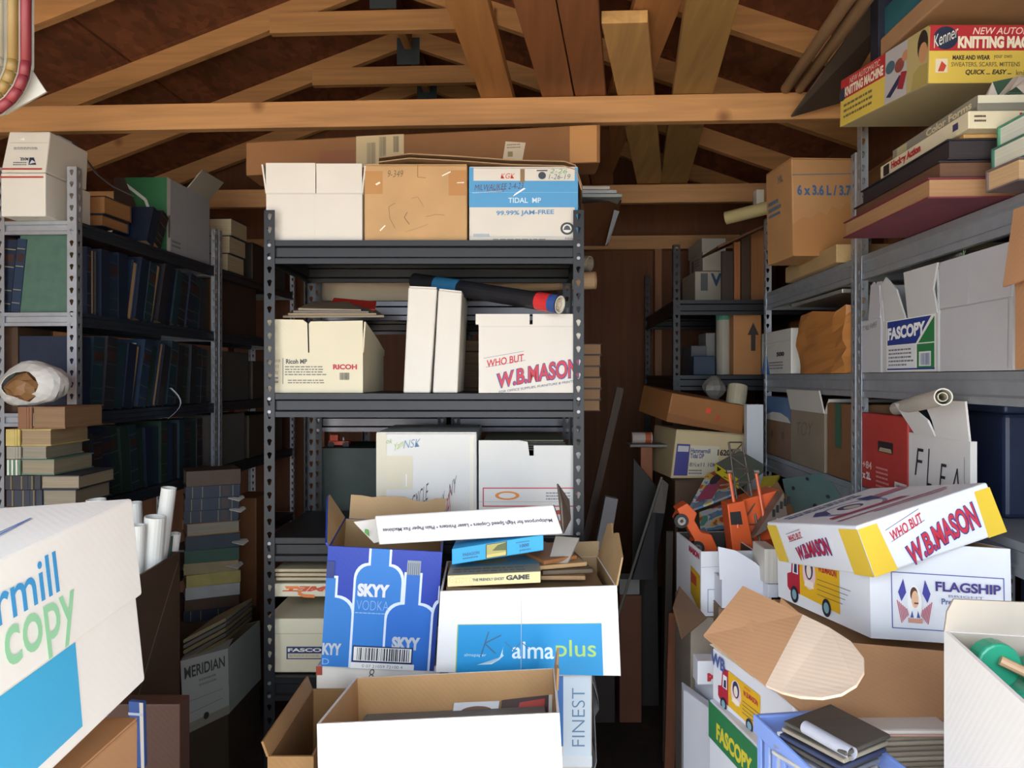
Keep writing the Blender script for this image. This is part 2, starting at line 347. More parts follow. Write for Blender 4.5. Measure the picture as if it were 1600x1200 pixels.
# ---------------------------------------------------------------- books
def book(label, loc, rot, t, d, h, col, out='spine', page=None, group=None, band=None, name='book', cat='book'):
    """local x thickness, y depth (y=0 faces out), z height"""
    root = thing(name, label, cat, loc, rot, group); cm = M(col, 'leather', .55); pg = page or PAGE; b = .003
    mb = MB(); mb.box(0, 0, 0, b, d, h, cm); mb.box(t-b, 0, 0, t, d, h, cm)
    if out == 'spine': mb.box(0, -.004, 0, t, 0, h, cm); y0, y1 = .0, d-.006
    else: mb.box(0, d, 0, t, d+.004, h, cm); y0, y1 = .005, d
    mb.build('cover', root)
    m2 = MB(); m2.box(b, y0, .004, t-b, y1, h-.005, pg); m2.build('page_block', root)
    if out == 'spine' and band:
        m3 = MB(); bc = INK(band)
        for f in (.12, .3, .62, .86):
            m3 = MB(); m3.box(.002, -.0052, h*f, t-.002, -.004, h*f+.003, bc); m3.build('spine_band', root)
        m3 = MB(); m3.box(.004, -.0052, h*.68, t-.004, -.004, h*.8, INK('#3a2422')); m3.build('spine_label', root)
    return root
def lying(label, p, rz, t, w, d, col, out='pages', **k):
    """book lying flat; p = centre of its underside, long side w along local x, out-side faces local -y"""
    R = Euler((0, math.radians(90), rz)).to_matrix()
    q = Vector(p)-R@Vector((0, 0, w/2))-Matrix.Rotation(rz, 3, 'Z')@Vector((0, d/2, 0))+Vector((0, 0, t))
    return book(label, q, (0, math.radians(90), rz), t, d, w, col, out, **k)
ORD = ['first', 'second', 'third', 'fourth', 'fifth', 'sixth', 'seventh', 'eighth', 'ninth', 'tenth', 'eleventh', 'twelfth', 'thirteenth', 'fourteenth', 'fifteenth', 'sixteenth', 'seventeenth', 'eighteenth', 'nineteenth', 'twentieth', 'twenty-first', 'twenty-second']
# ---------------------------------------------------------------- steel shelving
PM = {}
def post_mesh(H, mat, fl=.03, pitch=.038):
    k = (H, mat.name)
    if k in PM: return PM[k]
    mb = MB()
    def flange(f):
        n = int(H/pitch); mb.face([f(0, 0), f(fl, 0), f(fl, H-n*pitch), f(0, H-n*pitch)], mat) if H-n*pitch > .001 else None
        z = H-n*pitch
        for i in range(n):
            hole = []
            for j in range(10):
                a = math.pi*2*j/10+math.pi/10; r = .0075 if math.sin(a) > -.3 else .0048
                yy = math.sin(a)*r if math.sin(a) > -.3 else math.sin(a)*.0125
                hole.append((fl*.5+math.cos(a)*r, z+pitch*.56+yy))
            outer = []
            for (x, y) in hole:
                dx, dy = x-fl*.5, y-(z+pitch*.5); s_ = min((fl/2)/max(abs(dx), 1e-6), (pitch/2)/max(abs(dy), 1e-6)); outer.append((fl*.5+dx*s_, z+pitch*.5+dy*s_))
            for j in range(10):
                q = (j+1) % 10; mb.face([f(*outer[j]), f(*outer[q]), f(*hole[q]), f(*hole[j])], mat)
                a, b = outer[j], outer[q]
                if abs(a[0]-b[0]) > 1e-5 and abs(a[1]-b[1]) > 1e-5:
                    cx = max((a[0], b[0]), key=lambda t: abs(t-fl*.5)); cy = max((a[1], b[1]), key=lambda t: abs(t-(z+pitch*.5)))
                    mb.face([f(*a), f(cx, cy), f(*b)], mat)
            z += pitch
    flange(lambda a, z: (a, 0, z)); flange(lambda a, z: (0, a, z))
    me = bpy.data.meshes.new('post'); me.from_pydata(mb.v, [], mb.f); me.materials.append(mat); PM[k] = me
    return me
def beam_mesh(L_, mat, hgt=.066):
    mb = MB(); s_ = hgt/.068; pr = [(.014, 0), (0, 0), (0, -.016), (.007, -.021), (.007, -.048), (0, -.053), (0, -.068), (.014, -.068)]
    for (a, b), (c, d) in zip(pr, pr[1:]): mb.face([(0, a, b*s_), (L_, a, b*s_), (L_, c, d*s_), (0, c, d*s_)], mat)
    me = bpy.data.meshes.new('beam'); me.from_pydata(mb.v, [], mb.f); me.materials.append(mat); return me
def shelving(label, loc, rz, w, d, H, zs, pm, bm, bolts=True, deck=None, group=None, hgt=.066, side=None):
    root = thing('shelving_unit', label, 'shelves', loc, (0, 0, rz), group); me = post_mesh(H, pm)
    for (x, y, r) in ((0, 0, 0), (w, 0, 90), (w, d, 180), (0, d, 270)):
        o = link('post', me, root, solid=.0018, loc=(x, y, 0)); o.rotation_euler = (0, 0, math.radians(r))
    bx, by = beam_mesh(w-.012, bm, hgt), beam_mesh(d-.012, side or bm, hgt)
    bt = None
    for z in zs:
        mb = MB(); mb.box(.004, .004, z-.006, w-.004, d-.004, z, deck or bm); mb.build('shelf_deck', root)
        for m_, x, y, r in ((bx, .006, .003, 0), (bx, w-.006, d-.003, 180), (by, w-.003, .006, 90), (by, .003, d-.006, 270)):
            o = link('beam', m_, root, solid=.0015, loc=(x, y, z-.0005)); o.rotation_euler = (0, 0, math.radians(r))
        if bolts:
            for x in (.015, w-.015):
                for dz in (-.015, -.052):
                    if bt is None:
                        q = MB(); q.tube((0, .004, 0), (0, -.003, 0), .005, BOLT, n=8); o = q.build('bolt', root, loc=(x, 0, z+dz)); bt = o.data
                    else: link('bolt', bt, root, loc=(x, 0, z+dz))
    return root
def roll(label, p0, p1, r, mat, rin=None, inner=None, name='paper_roll', cat='roll', cap2=None, group=None):
    p0, p1 = Vector(p0), Vector(p1); root = thing(name, label, cat, p0, group=group)
    mb = MB(); mb.tube(p0, p1, r, mat, n=20, rin=rin if rin else r*.86, inner=inner or mat); mb.build('sheet', root, p0, smooth=False)
    if cap2:
        m2 = MB(); d = (p1-p0).normalized(); m2.tube(p0+d*.01, p1-d*.004, r*.55, cap2, n=16, rin=r*.45, inner=cap2); m2.build('inner_roll', root, p0)
    return root
def slab(name, label, cat, fr, mat, prints={}, bevel=.002, group=None):
    mb = MB(); mb.box(0, 0, 0, 1, 1, 1, mat, fr)
    if not prints:
        o = mb.build(name, None, fr.base, bevel=bevel); o.location = fr.base; return tag(o, label, cat, group)
    r = thing(name, label, cat, fr.base, group=group); mb.build('body', r, fr.base, bevel=bevel)
    for fc, it in prints.items(): decal(fr, fc, it, r)
    return r
# ================================================================ THE SHED
XL, XR, YF, YB, XC, ZP, SL = -2.85, 1.36, -.3, 4.72, -.745, 2.20, .36
WDX, WDY, WDZ = M('#cf9a66', 'woodx'), M('#c08a58', 'woody'), M('#a06a42', 'woodz')
OSB = M('#94583a', 'osb', .85); PLY = M('#74492f', 'woodz', .8)
def roofz(x): return ZP+.235+(XR-XC)*SL-abs(x-XC)*SL
mb = MB(); mb.box(XL, YF, -.03, XR, YB, 0, M('#3b2a22', 'osb', .9)); struct(mb.build('floor'))
mb = MB(); mb.box(-14, -16, -.08, 14, YF, -.04, M('#b5aa98', 'osb', .9)); struct(mb.build('ground'))
def wall(name, x0, y0, x1, y1, h, axis, studs, poly=None):
    root = bpy.data.objects.new(name, None); C.objects.link(root); root.location = (x0, y0, 0); struct(root)
    mb = MB()
    if poly: mb.prism(poly[0], poly[1], PLY)
    else: mb.box(x0, y0, 0, x1, y1, h, PLY)
    mb.build('panel', root, root.location)
    for s in studs:
        m = MB(); m.box(*s, WDZ); m.build('stud', root, root.location)
    return root
hh = ZP
wb = wall('wall_back', XL, YB, XR, YB+.02, hh, 'x', [(x-.02, YB-.089, .04, x+.02, YB, hh-.08) for x in (-2.6, -2.0, -1.4, -.8, -.2, .645, 1.25)],
          ([(XL, YB, 0), (XR, YB, 0), (XR, YB, roofz(XR)), (XC, YB, roofz(XC)), (XL, YB, roofz(XL))], (0, .02, 0)))
m = MB(); m.box(XL, YB-.089, hh-.08, XR, YB, hh, WDX); m.build('top_plate', wb, wb.location)
wl = wall('wall_left', XL-.02, YF, XL, YB, roofz(XL), 'y', [(XL, y, .04, XL+.089, y+.04, hh-.08) for y in [i*.61 for i in range(8)]])
m = MB(); m.box(XL, YF, hh-.08, XL+.089, YB-.09, hh, WDY); m.build('top_plate', wl, wl.location)
wr = wall('wall_right', XR, YF, XR+.02, YB, roofz(XR), 'y', [(XR-.05, y, .04, XR, y+.04, hh-.08) for y in [i*.61 for i in range(8)]])
m = MB(); m.box(XR-.05, YF, hh-.08, XR, YB-.09, hh, WDY); m.build('top_plate', wr, wr.location)
wf = bpy.data.objects.new('wall_front', None); C.objects.link(wf); wf.location = (XL, YF, 0); struct(wf)
for n, q in (('panel', (XL, YF-.02, 0, -2.05, YF, 2.12)), ('panel', (.95, YF-.02, 0, XR, YF, 2.12)), ('header', (XL, YF-.06, 2.12, XR, YF, 2.3))):
    m = MB(); m.box(*q, PLY if n == 'panel' else WDX); m.build(n, wf, wf.location)
m = MB(); m.prism([(XL, YF-.02, 2.3), (XR, YF-.02, 2.3), (XR, YF-.02, roofz(XR)), (XC, YF-.02, roofz(XC)), (XL, YF-.02, roofz(XL))], (0, .02, 0), PLY); m.build('gable_panel', wf, wf.location)
ce = bpy.data.objects.new('ceiling', None); C.objects.link(ce); ce.location = (XC, 0, 3); struct(ce)
for sx in (-1, 1):                         # roof sheathing in 1.22 m panels with a gap at the joints
    xe = XL-.1 if sx < 0 else XR+.1
    for y0 in (-.3, .96, 2.16, 3.36, 4.56):
        y1 = min(y0+1.2, 4.75) if y0 > -.2 else .95
        for f0, f1 in ((0, .52), (.525, 1)):
            xa, xb = XC+(xe-XC)*f0, XC+(xe-XC)*f1
            m = MB(); m.hexa([(xa, y0+.003, roofz(xa)), (xb, y0+.003, roofz(xb)), (xb, y1-.003, roofz(xb)), (xa, y1-.003, roofz(xa)),
                              (xa, y0+.003, roofz(xa)+.013), (xb, y0+.003, roofz(xb)+.013), (xb, y1-.003, roofz(xb)+.013), (xa, y1-.003, roofz(xa)+.013)], OSB)
            m.build('roof_panel', ce, ce.location)
for sx in (-1, 1):
    xe = XL-.2 if sx < 0 else XR+.2
    m = MB(); m.hexa([(XC, YF-.1, roofz(XC)+.03), (xe, YF-.1, roofz(xe)+.03), (xe, YB+.1, roofz(xe)+.03), (XC, YB+.1, roofz(XC)+.03), (XC, YF-.1, roofz(XC)+.04), (xe, YF-.1, roofz(xe)+.04), (xe, YB+.1, roofz(xe)+.04), (XC, YB+.1, roofz(XC)+.04)], M('#2c3438', 'cloth', .9)); m.build('roof_shingles', ce, ce.location)
GUS = M('#59656e', 'metal', .5, .6)
for i in range(8):
    y = .34+.61*i
    for sx in (-1, 1):
        xe = XL if sx < 0 else XR
        m = MB(); a, b = (XC, xe)
        m.prism([(a, y, roofz(a)), (b, y, roofz(b)), (b, y, roofz(b)-.098), (a, y, roofz(a)-.098)], (0, .038, 0), WDX); m.build('rafter', ce, ce.location)
    zc = roofz(XC)-.098-.17
    m = MB(); m.box(XC-.5, y-.038, zc-.045, XC+.5, y, zc+.045, WDX); m.build('collar_tie', ce, ce.location)
    m = MB(); m.box(XC-.06, y-.004, roofz(XC)-.2, XC+.06, y, roofz(XC)-.06, GUS); m.build('gusset_plate', ce, ce.location)
for y, z in ((2.76, 2.25), (4.0, 2.245)):
    m = MB(); m.box(XL, y-.04, z, XR, y, z+.094, WDX); m.build('tie_beam', ce, ce.location, bevel=.003)
m = MB(); m.box(XC-.019, YF, roofz(XC)-.12, XC+.019, YB, roofz(XC)-.005, WDY); m.build('ridge_board', ce, ce.location)
# ---------------------------------------------------------------- loose lumber lying on the tie beams
def lumber(label, a, b, y0, y1, wd_, z0, t, mat):
    """board from (xa at beam) running forward; a=(px at beam), b=(px at frame top)"""
    A = V(a, 160, 2.76); s = (A.z-1.35); k = (z0-1.35)/s
    pa = V(a, 160, 2.74); d = ray(b, 0); pb = EYE+d*((z0-1.35)/d.z)
    sl = (pb.x-pa.x)/(pb.y-pa.y); x = lambda y: pa.x+sl*(y-pa.y)
    r = MB(); zz = z0+.002
    r.hexa([(x(y0)-wd_/2, y0, zz), (x(y0)+wd_/2, y0, zz), (x(y1)+wd_/2, y1, zz), (x(y1)-wd_/2, y1, zz)]+[(x(y0)-wd_/2, y0, zz+t), (x(y0)+wd_/2, y0, zz+t), (x(y1)+wd_/2, y1, zz+t), (x(y1)-wd_/2, y1, zz+t)], mat)
    o = r.build('lumber_board', None, (x(y0), y0, zz), bevel=.002); o.location = (x(y0), y0, zz); tag(o, label, 'board', 'boards lying across the tie beams'); return o
ZB = 2.344
lumber('wide board across the tie beam, leftmost of the loose ceiling boards', 777, 727, 1.2, 4.02, .115, ZB, .038, M('#b27c48', 'woody'))
lumber('reddish board touching its twin, second from left among the ceiling boards', 872, 834, 1.2, 4.02, .112, ZB, .038, M('#94603c', 'woody'))
lumber('reddish board touching its twin on the left, third of the ceiling boards', 923, 902, 1.2, 4.02, .108, ZB, .038, M('#905c3a', 'woody'))
lumber('short pale board whose sawn end grain points at the doorway', 994, 970, 2.17, 3.98, .130, ZB, .036, M('#c49a62', 'woody'))
lumber('board lying on top of the short pale board, angled to the right', 985, 1031, 1.2, 4.02, .13, ZB+.04, .036, M('#a87244', 'woody'))
lumber('greenish pressure-treated board with bold grain, rightmost of the ceiling boards', 1082, 1114, 1.2, 4.02, .14, ZB, .038, M('#a88450', 'woody'))
CT = M('#96795c', 'card')
roll('long cardboard tube lying on the beam, left one of the two beside the roof', V(1228, 152, 2.70)+Vector((0, 0, .03)), V(1345, -30, 1.75), .017, CT, name='cardboard_tube', cat='tube')
roll('long cardboard tube lying on the beam, nearer the knitting box', V(1250, 152, 2.70)+Vector((0, 0, .03)), V(1374, -30, 1.75), .017, CT, name='cardboard_tube', cat='tube')
m = MB(); q = [V(1236, 182, 2.66), V(1312, 160, 2.66), V(1400, 10, 2.16), V(1372, -10, 2.12)]; plate(m, q, (q[1]-q[0]).cross(q[2]-q[0]).normalized(), .006, M('#5d5148', 'card'))
o = m.build('cardboard_sheet', None, q[0]); o.location = q[0]; tag(o, 'grey-brown cardboard sheet leaning above the beam beside the knitting box', 'cardboard')
# ================================================================ STEEL SHELVING
SILVER_SHADE = M('#3a414b', 'metal', .45, .5)  # same steel as the silver ends; aisle-side shade put into a darker colour
ZL = [1.856, 1.56, 1.234, .93, .55, .16]
shelving('near left steel shelving unit with dark blue books and a bag', (-1.795, 2.40, 0), 0, .27, 1.05, 2.03, ZL, SILVER, SILVER, bolts=False, hgt=.042, deck=SILVER_SHADE, side=SILVER_SHADE)
shelving('far left steel shelving unit beyond the book shelves, in deep shade', (-1.795, 3.47, 0), 0, .27, 1.05, 2.03, ZL, SILVER, SILVER, bolts=False, hgt=.042, deck=SILVER_SHADE, side=SILVER_SHADE)
PC = W(413, 590, 2.2); CW = (912-413)/1200*2.2
shelving('dark grey steel shelving unit standing in the middle of the shed', (PC.x, PC.y, 0), TH, CW, .457, 1.83, [1.744, 1.304, .89, .49, .1], DARKM, DARKM)
for a, b, l in ((490, 697, 'galvanised shelving unit seen end on behind the middle unit, left'), (705, 908, 'galvanised shelving unit seen end on behind the middle unit, right')):
    p = W(a, 590, 2.74); shelving(l, (p.x, p.y, 0), TH, (b-a)/1200*2.74, .92, 1.975, [1.972, 1.622, 1.224, .82, .4], DARKM, GALV, bolts=False)
shelving('near right grey steel shelving unit holding white cartons and albums', (.88, .98, 0), 0, .42, 1.27, 2.16, [1.695, 1.362, 1.04, .6, .12], SILVER, M('#a6abb2', 'metal', .45, .5), bolts=False)
shelving('second grey steel shelving unit on the right, behind the first', (.88, 2.265, 0), 0, .42, .95, 2.0, [1.695, 1.362, 1.04, .6, .12], SILVER, M('#a6abb2', 'metal', .45, .5), bolts=False)
shelving('dark shelving unit at the back right corner of the shed', (.555, 3.5, 0), 0, .665, 1.05, 1.95, [1.70, 1.36, 1.0, .6, .12], DARKM, DARKM, bolts=False)
# ================================================================ MIDDLE UNIT: CARTONS
ZT, Z1, Z2, Z3 = 1.746, 1.306, .892, .492
GREY = '#8c8c90'
carton('cardboard_box', 'plain white carton with upright flaps and blue scrawl, left end of the top shelf', 'box', fbase(416, 566, 302, 2.23, .40, ZT), WHITE, open_=True,
       flaps=[dict(side='front', ln=.087, ang=1, s0=0, s1=.515), dict(side='front', ln=.085, ang=2, s0=.525, s1=1, label='flap with blue handwriting'), dict(side='left', ln=.085, ang=8), dict(side='right', ln=.08, ang=6)],
       prints={'front': [('l', [(0, .985), (1, .985)], .0015, '#b5b2ac'), ('l', [(.505, 0), (.505, 1)], .0008, '#cfcac2'), hand('SLR R', .58, 1.22, .9, 1.52, '#6f9ec4', .18)]})
carton('cardboard_box', 'worn tan carton with clear tape, between two white boxes on the top shelf', 'box', fbase(569, 730, 258, 2.23, .40, ZT), M('#c49c6c', 'card', .7), seam=True,
       prints={'front': [('r', .01, .62, .18, .92, '#b98449'), ('r', .82, .6, .99, .93, '#b78248'), hand('9-349', .23, .84, .38, .93, '#6b5a3a'), ('l', [(.52, .84), (.52, 1)], .002, '#8b6a3c'), ('l', [(.52, .84), (.6, .83)], .0015, '#8b6a3c'),
                         ('l', [(.3, .17), (.25, .3), (.24, .45), (.3, .5)], .0013, '#7b6a48'), ('l', [(.46, .56), (.52, .58), (.58, .45)], .0013, '#8b7a58'), ('l', [(.42, .38), (.39, .31), (.44, .22)], .0016, '#5f533c'), ('l', [(.6, .32), (.7, .35), (.78, .34)], .0012, '#7b6a48'), ('l', [(.4, .12), (.5, .16), (.62, .22)], .001, '#8b7a58'),
                         ('p', [(.12, .73), (.16, .76), (.15, .78), (.11, .75)], '#f4ead8'), ('p', [(.16, .13), (.21, .2), (.2, .21), (.15, .14)], '#f4ead8'), ('p', [(.76, .85), (.84, .9), (.84, .92), (.75, .86)], '#f4ead8'), ('p', [(.9, .76), (.97, .76), (.97, .775), (.9, .77)], '#f4ead8')]})
BL = '#4f9bd0'
carton('cardboard_box', 'blue and white copy paper carton lettered JAM-FREE, right end of the top shelf', 'box', fbase(733, 903, 262, 2.23, .38, ZT), WHITE,
       prints={'front': [('r', 0, .46, 1, .82, BL), ('r', .97, .0, 1, 1, BL), ('r', 0, .5, .04, 1, BL), ('p', [(.47, .8), (.51, .8), (.51, .98), (.47, .98)], '#8a6f4a'), ('r', 0, .66, 1, .665, '#84bfe0'),
                         ('t', 'TIDAL  MP', .36, .52, .66, .59, '#d7e8f4', {'b': .01}), ('t', '99.99% JAM-FREE', .25, .34, .78, .42, '#4f8fc0', {'b': .02, 'skew': .02}),
                         hand('MILWAUKEE 2-4-23', .05, .70, .50, .78, '#5b2a3a', .03), hand('ROMBST', .16, .665, .33, .70, '#6b1f2a'), hand('KGK', .29, .85, .42, .92, '#c22a2a'), hand('1-26-19', .73, .84, .93, .91, '#5a6a72'), hand('2-26', .74, .92, .9, .98, '#5aa86a'),
                         ('r', .62, .95, .72, .965, '#333'), ('e', .67, .89, .035, .05, '#39424e'), ('e', .9, .17, .062, .085, '#33363c'), ('e', .9, .17, .042, .058, '#e2e2e0'), ('p', [(.865, .15), (.935, .15), (.92, .2), (.9, .215), (.88, .2)], '#44484e'),
                         ('fine', .04, .06, .2, .1, 2, '#6d9cc4'), hand('Hmg', .88, .015, .97, .05, '#333'), ('p', [(.4, .6), (.52, .71), (.5, .72), (.42, .64)], '#f2f6fa'), ('l', [(.03, .65), (.3, .68)], .001, '#cfe4f2'), ('fine', .22, .01, .75, .035, 1, '#777'), ('r', 0, .055, 1, .06, '#b9c6cf')]},)
# folded kraft sheet draped over the two right boxes
mb = MB(); pr = [(592, 246), (640, 240), (715, 244), (800, 250), (882, 252), (899, 258), (909, 290)]
for (a, b), (c, d) in zip(pr, pr[1:]):
    for o_, k in ((0, 0), (7, .012)):
        q = [W(a, b+o_, 2.24-k), W(c, d+o_, 2.24-k), W(c, d+o_, 2.52), W(a, b+o_, 2.52)]; q[2].z = q[1].z; q[3].z = q[0].z; mb.face(q, M('#a5835f', 'card'))
o = mb.build('kraft_sheet', None, W(592, 246, 2.24), solid=.003); o.location = W(592, 246, 2.24); tag(o, 'folded brown kraft sheets draped over the tan and blue boxes', 'cardboard')
fr = fq((384, 274, 2.56), (938, 254, 2.52), (938, 194, 2.52), (384, 222, 2.56), .15)
LB = carton('long_carton', 'very long flat brown carton lying above the middle shelving unit', 'box', fr, M('#8f6138', 'card', .7), seam=False,
       prints={'front': [('r', .315, .1, .45, 1.0, '#c9b48c'), ('bars', .345, .2, .37, .8, '#7d745f'), ('bars', .38, .3, .40, .95, '#7d745f'), ('bars', .42, .5, .436, .95, '#7d745f'), ('r', .21, .1, .31, .62, '#8c5430'), ('p', [(.728, .18), (.783, .14), (.792, .6), (.736, .66)], '#d7c8ac'), ('fine', .74, .45, .78, .6, 2, '#8f8570'), ('r', .742, .24, .756, .38, '#9a8a62'),
                         ('r', .915, .02, .99, .98, '#c08a50')]})
# shelf one
carton('cardboard_box', 'cream copier paper carton with red lettering and torn flaps', 'box', fbase(417, 567, 551, 2.23, .36, Z1), CREAM, open_=True,
       flaps=[dict(side='front', ln=.095, ang=2, outline=[(0, 0), (.43, 0), (.425, .9), (.38, 1), (.05, 1.02), (0, 1)]), dict(side='front', ln=.093, ang=1, outline=[(.445, 0), (1, 0), (1, 1), (.46, .97), (.44, .9)]), dict(side='right', ln=.09, ang=4, outline=[(0, 0), (1, 0), (1, .2), (.6, .55), (0, 1)]), dict(side='left', ln=.09, ang=3)],
       prints={'front': [('t', 'Ricoh MP', .2, .72, .42, .84, '#3c4048', {'b': .03}), ('t', 'RICOH', .69, .58, .94, .71, '#b02030', {'b': .05}), ('fine', .19, .42, .62, .68, 4, '#77736a'), ('fine', .22, .22, .63, .34, 2, '#77736a'), ('r', .165, .22, .172, .86, '#666'), ('t', '8.5x11', .02, .62, .12, .7, '#555'), ('t', 'WHITE', .02, .46, .12, .53, '#555'), ('t', '470010', .01, .76, .14, .83, '#555'), ('fine', .01, .22, .13, .42, 2, '#777'), ('bars', .76, .32, .86, .5, '#5a564c'), ('l', [(0, .0), (1, .0)], .001, '#8a8474')]})
p = W(492, 500, 2.3); mb = MB()
for k in range(4):                        # old newspapers lying in the Ricoh box
    a = 436+8*k; q = [W(a+6, 495-4*k, 2.25+.01*k), W(600-12*k, 494-3*k, 2.25+.01*k), W(585-14*k, 484-4*k, 2.5), W(a+30, 484-4*k, 2.5)]
    m_ = MB(); plate(m_, q, (q[1]-q[0]).cross(q[3]-q[0]).normalized(), .006, M(('#8a7a62', '#a08a6a', '#77706a', '#95836c')[k], 'sheets'))
    o = m_.build('newspaper', None, q[0]); o.location = q[0]; tag(o, ('yellowed newspaper lowest on the cream red-lettered carton', 'folded tan newspaper second from the bottom on the cream red-lettered carton', 'grey newspaper third from the bottom on the cream red-lettered carton', 'top brownish newspaper on the cream red-lettered carton, under the red folder')[k], 'newspaper')
q = [W(512, 481, 2.40), W(586, 484, 2.42), W(588, 472, 2.52), W(522, 466, 2.52)]; m_ = MB(); plate(m_, q, (q[1]-q[0]).cross(q[3]-q[0]).normalized(), .004, M('#c8321f', 'cloth')); o = m_.build('folder', None, q[0]); o.location = q[0]; tag(o, 'bright red folder lying on the newspapers', 'folder')
for l, q in (('left of the two slim white file boxes standing on the middle shelf', ((630, 614), (672, 614), (683, 451), (638, 449))), ('right of the two slim white file boxes, leaning on its twin', ((676, 614), (715, 614), (722, 457), (685, 453)))):
    fr = fq(*[(a, b, 2.22) for a, b in q], .28); r = carton('file_box', l, 'box', fr, WHITE, seam=False); r['group'] = 'slim white file boxes'
    m_ = MB(); m_.box(.03, .02, 1, .97, .98, 1.015, WHITE, fr); m_.build('top_flap', r, r.location)
carton('cardboard_box', 'white office supply carton on the middle shelf beneath the dark poster roll', 'box', fbase(748, 907, 507, 2.21, .33, Z1), WHITE, open_=True,
       flaps=[dict(side='front', ln=.03, ang=1, s0=-.03, s1=.50), dict(side='front', ln=.03, ang=1, s0=.53, s1=1), dict(side='left', ln=.03, ang=5), dict(side='right', ln=.03, ang=3)],
       prints={'front': mason(.05, .13, .985, .60) + [('t', 'FOR OFFICE SUPPLIES, FURNITURE & PRINTING', .2, .075, .985, .115, '#4a4f78', {'skew': .17}), ('l', [(.02, .97), (1, .97)], .001, '#b5b2b0')]})
# poster roll and long tubes
pr_ = roll('dark printed poster rolled up, with red and blue end, lying on the white boxes', W(648, 439, 2.48), W(875, 476, 2.14), .0255, M('#1d1d22', 'leather', .5), rin=.021, inner=M('#e6dfcf', 'white'), name='poster_roll', cap2=M('#d9cfb8', 'white'))
a, b = W(648, 439, 2.48), W(875, 476, 2.14); d = (b-a).normalized()
m_ = MB(); m_.tube(a+d*.10, a+d*.2, .0262, M('#2f6d94', 'leather', .5), n=20, cap=False); m_.build('blue_band', pr_, a)
m_ = MB(); m_.tube(b-d*.075, b-d*.03, .0262, M('#c22a2c', 'leather', .5), n=20, cap=False); m_.tube(b-d*.03, b-d*.003, .0263, M('#2a4a86', 'leather', .5), n=20, cap=False); m_.build('printed_end', pr_, a)
roll('long pale cardboard tube sticking out right of the middle unit', W(700, 447, 2.85), W(931, 438, 2.72), .031, M('#c4a27c', 'card'), name='cardboard_tube', cat='tube')
roll('short grey tube end above the long pale tube', W(800, 412, 3.0), W(922, 412, 2.80), .028, M('#a79c8c', 'card'), name='cardboard_tube', cat='tube')
slab('foam_board', 'long beige board standing on the shelf behind the newspapers', 'board', fpx(499, 440, 640, 470, 2.80, .04, h=.07), M('#b8a68c', 'card'))
# books standing on the back units between the boxes
for i, (x, y, c) in enumerate(((727, 503, '#3a3028'), (729, 523, '#7a5a3a'), (727, 540, '#8a6a48'), (731, 558, '#8c6a44'), (728, 576, '#6d4c34'), (729, 594, '#7a5638'))):
    p = W(726, y+12, 2.90); p.z = 1.2265+.043*(5-i)*1.0+.001*(5-i)
    lying(ORD[i]+' worn old book from the top, stacked in the gap between white boxes', p+RGT*.06, TH, .042, .2, .15, c, page=M('#8a6a48', 'pages'), group='old books behind the white boxes')
for i in range(6):
    p = W(890, 590, 2.90); p.z = 1.2265+.0415*i
    lying(ORD[5-i]+' old book from the top of the stack right of the middle unit post', p+RGT*.012, TH+.03*(i % 3-1), .041, .2, .13+.012*((i*7) % 3), ('#4a3428', '#5a4030', '#3a2c28')[i % 3], page=M('#a87e54', 'pages'), group='old books right of the post')
# shelf two
NF = fbase(588, 745, 677, 2.23, .36, Z2)
carton('cardboard_box', 'white taped carton with sloping black handwriting on the lower middle shelf', 'box', NF, M('#d6d4d0', 'white', .45), seam=True,
       prints={'front': [('r', 0, 0, .1, 1, '#cfc8b4'), ('r', .1, .45, .36, .78, '#d2c9b2'), hand('MOTORCYCLE', .14, .2, .52, .36, '#44444c', .32), hand('COM', .42, .2, .54, .3, '#44444c', .1), hand('RALLY', .58, .2, .68, .34, '#44444c', .2), hand('NSK', .27, .86, .44, .94, '#6a8fae', .02), hand('ok', .1, .9, .16, .95, '#8fb84a'), hand('Yam', .18, .85, .27, .92, '#9cc04e', .05), hand('TAPES', .66, .08, .74, .36, '#c24a52', .2), hand('NY', .72, .4, .8, .54, '#44444c', .1),
                         ('l', [(.3, .48), (.3, .6)], .002, '#f4f4f2'), ('r', .93, .05, .97, .97, '#e3dccb')]})
CF = fbase(748, 907, 712, 2.23, .33, Z2)
carton('cardboard_box', 'white carton with red frame line holding black papers, right on the lower middle shelf', 'box', CF, M('#dcdad6', 'white'), open_=True,
       flaps=[dict(side='front', ln=.045, ang=3, outline=[(0, 0), (.5, 0), (.48, .9), (.4, 1), (0, 1)]), dict(side='front', ln=.03, ang=3, s0=.54, s1=1), dict(side='right', ln=.03, ang=5)],
       prints={'front': [('o', .04, .36, .97, .6, .003, '#c0303a'), ('e', .28, .5, .12, .055, '#e08a3a'), ('e', .28, .5, .085, .035, '#dcdad6'), ('fine', .66, .44, .92, .55, 3, '#8a8890'), ('r', .0, .42, .8, .425, '#aaa'), ('t', 'COMET', .3, .1, .84, .32, '#c04428', {'b': .05, 's': .3, 'rot': 180}), ('p', [(.24, .22), (.36, .22), (.34, .32), (.22, .32)], '#dd7a3a')]})
for k in range(5):
    fr = fvec(W(756, 704, 2.25)+Vector((0, 0, .0065*k)), RGT*(.25-.004*k), FWD*.3, (0, 0, .0055)); o = slab('magazine', ORD[4-k]+' dark magazine from the top in the white carton with red frame', 'magazine', fr, M(('#45463f', '#33342f', '#55564c', '#3b3c38', '#60604f')[k], 'sheets'), group='dark magazines in the white carton')
slab('cabinet_box', 'dark green box standing behind the middle unit under an orange toy', 'box', fbase(498, 592, 700, 2.80, .3, .822), M('#2f3a34', 'leather'))
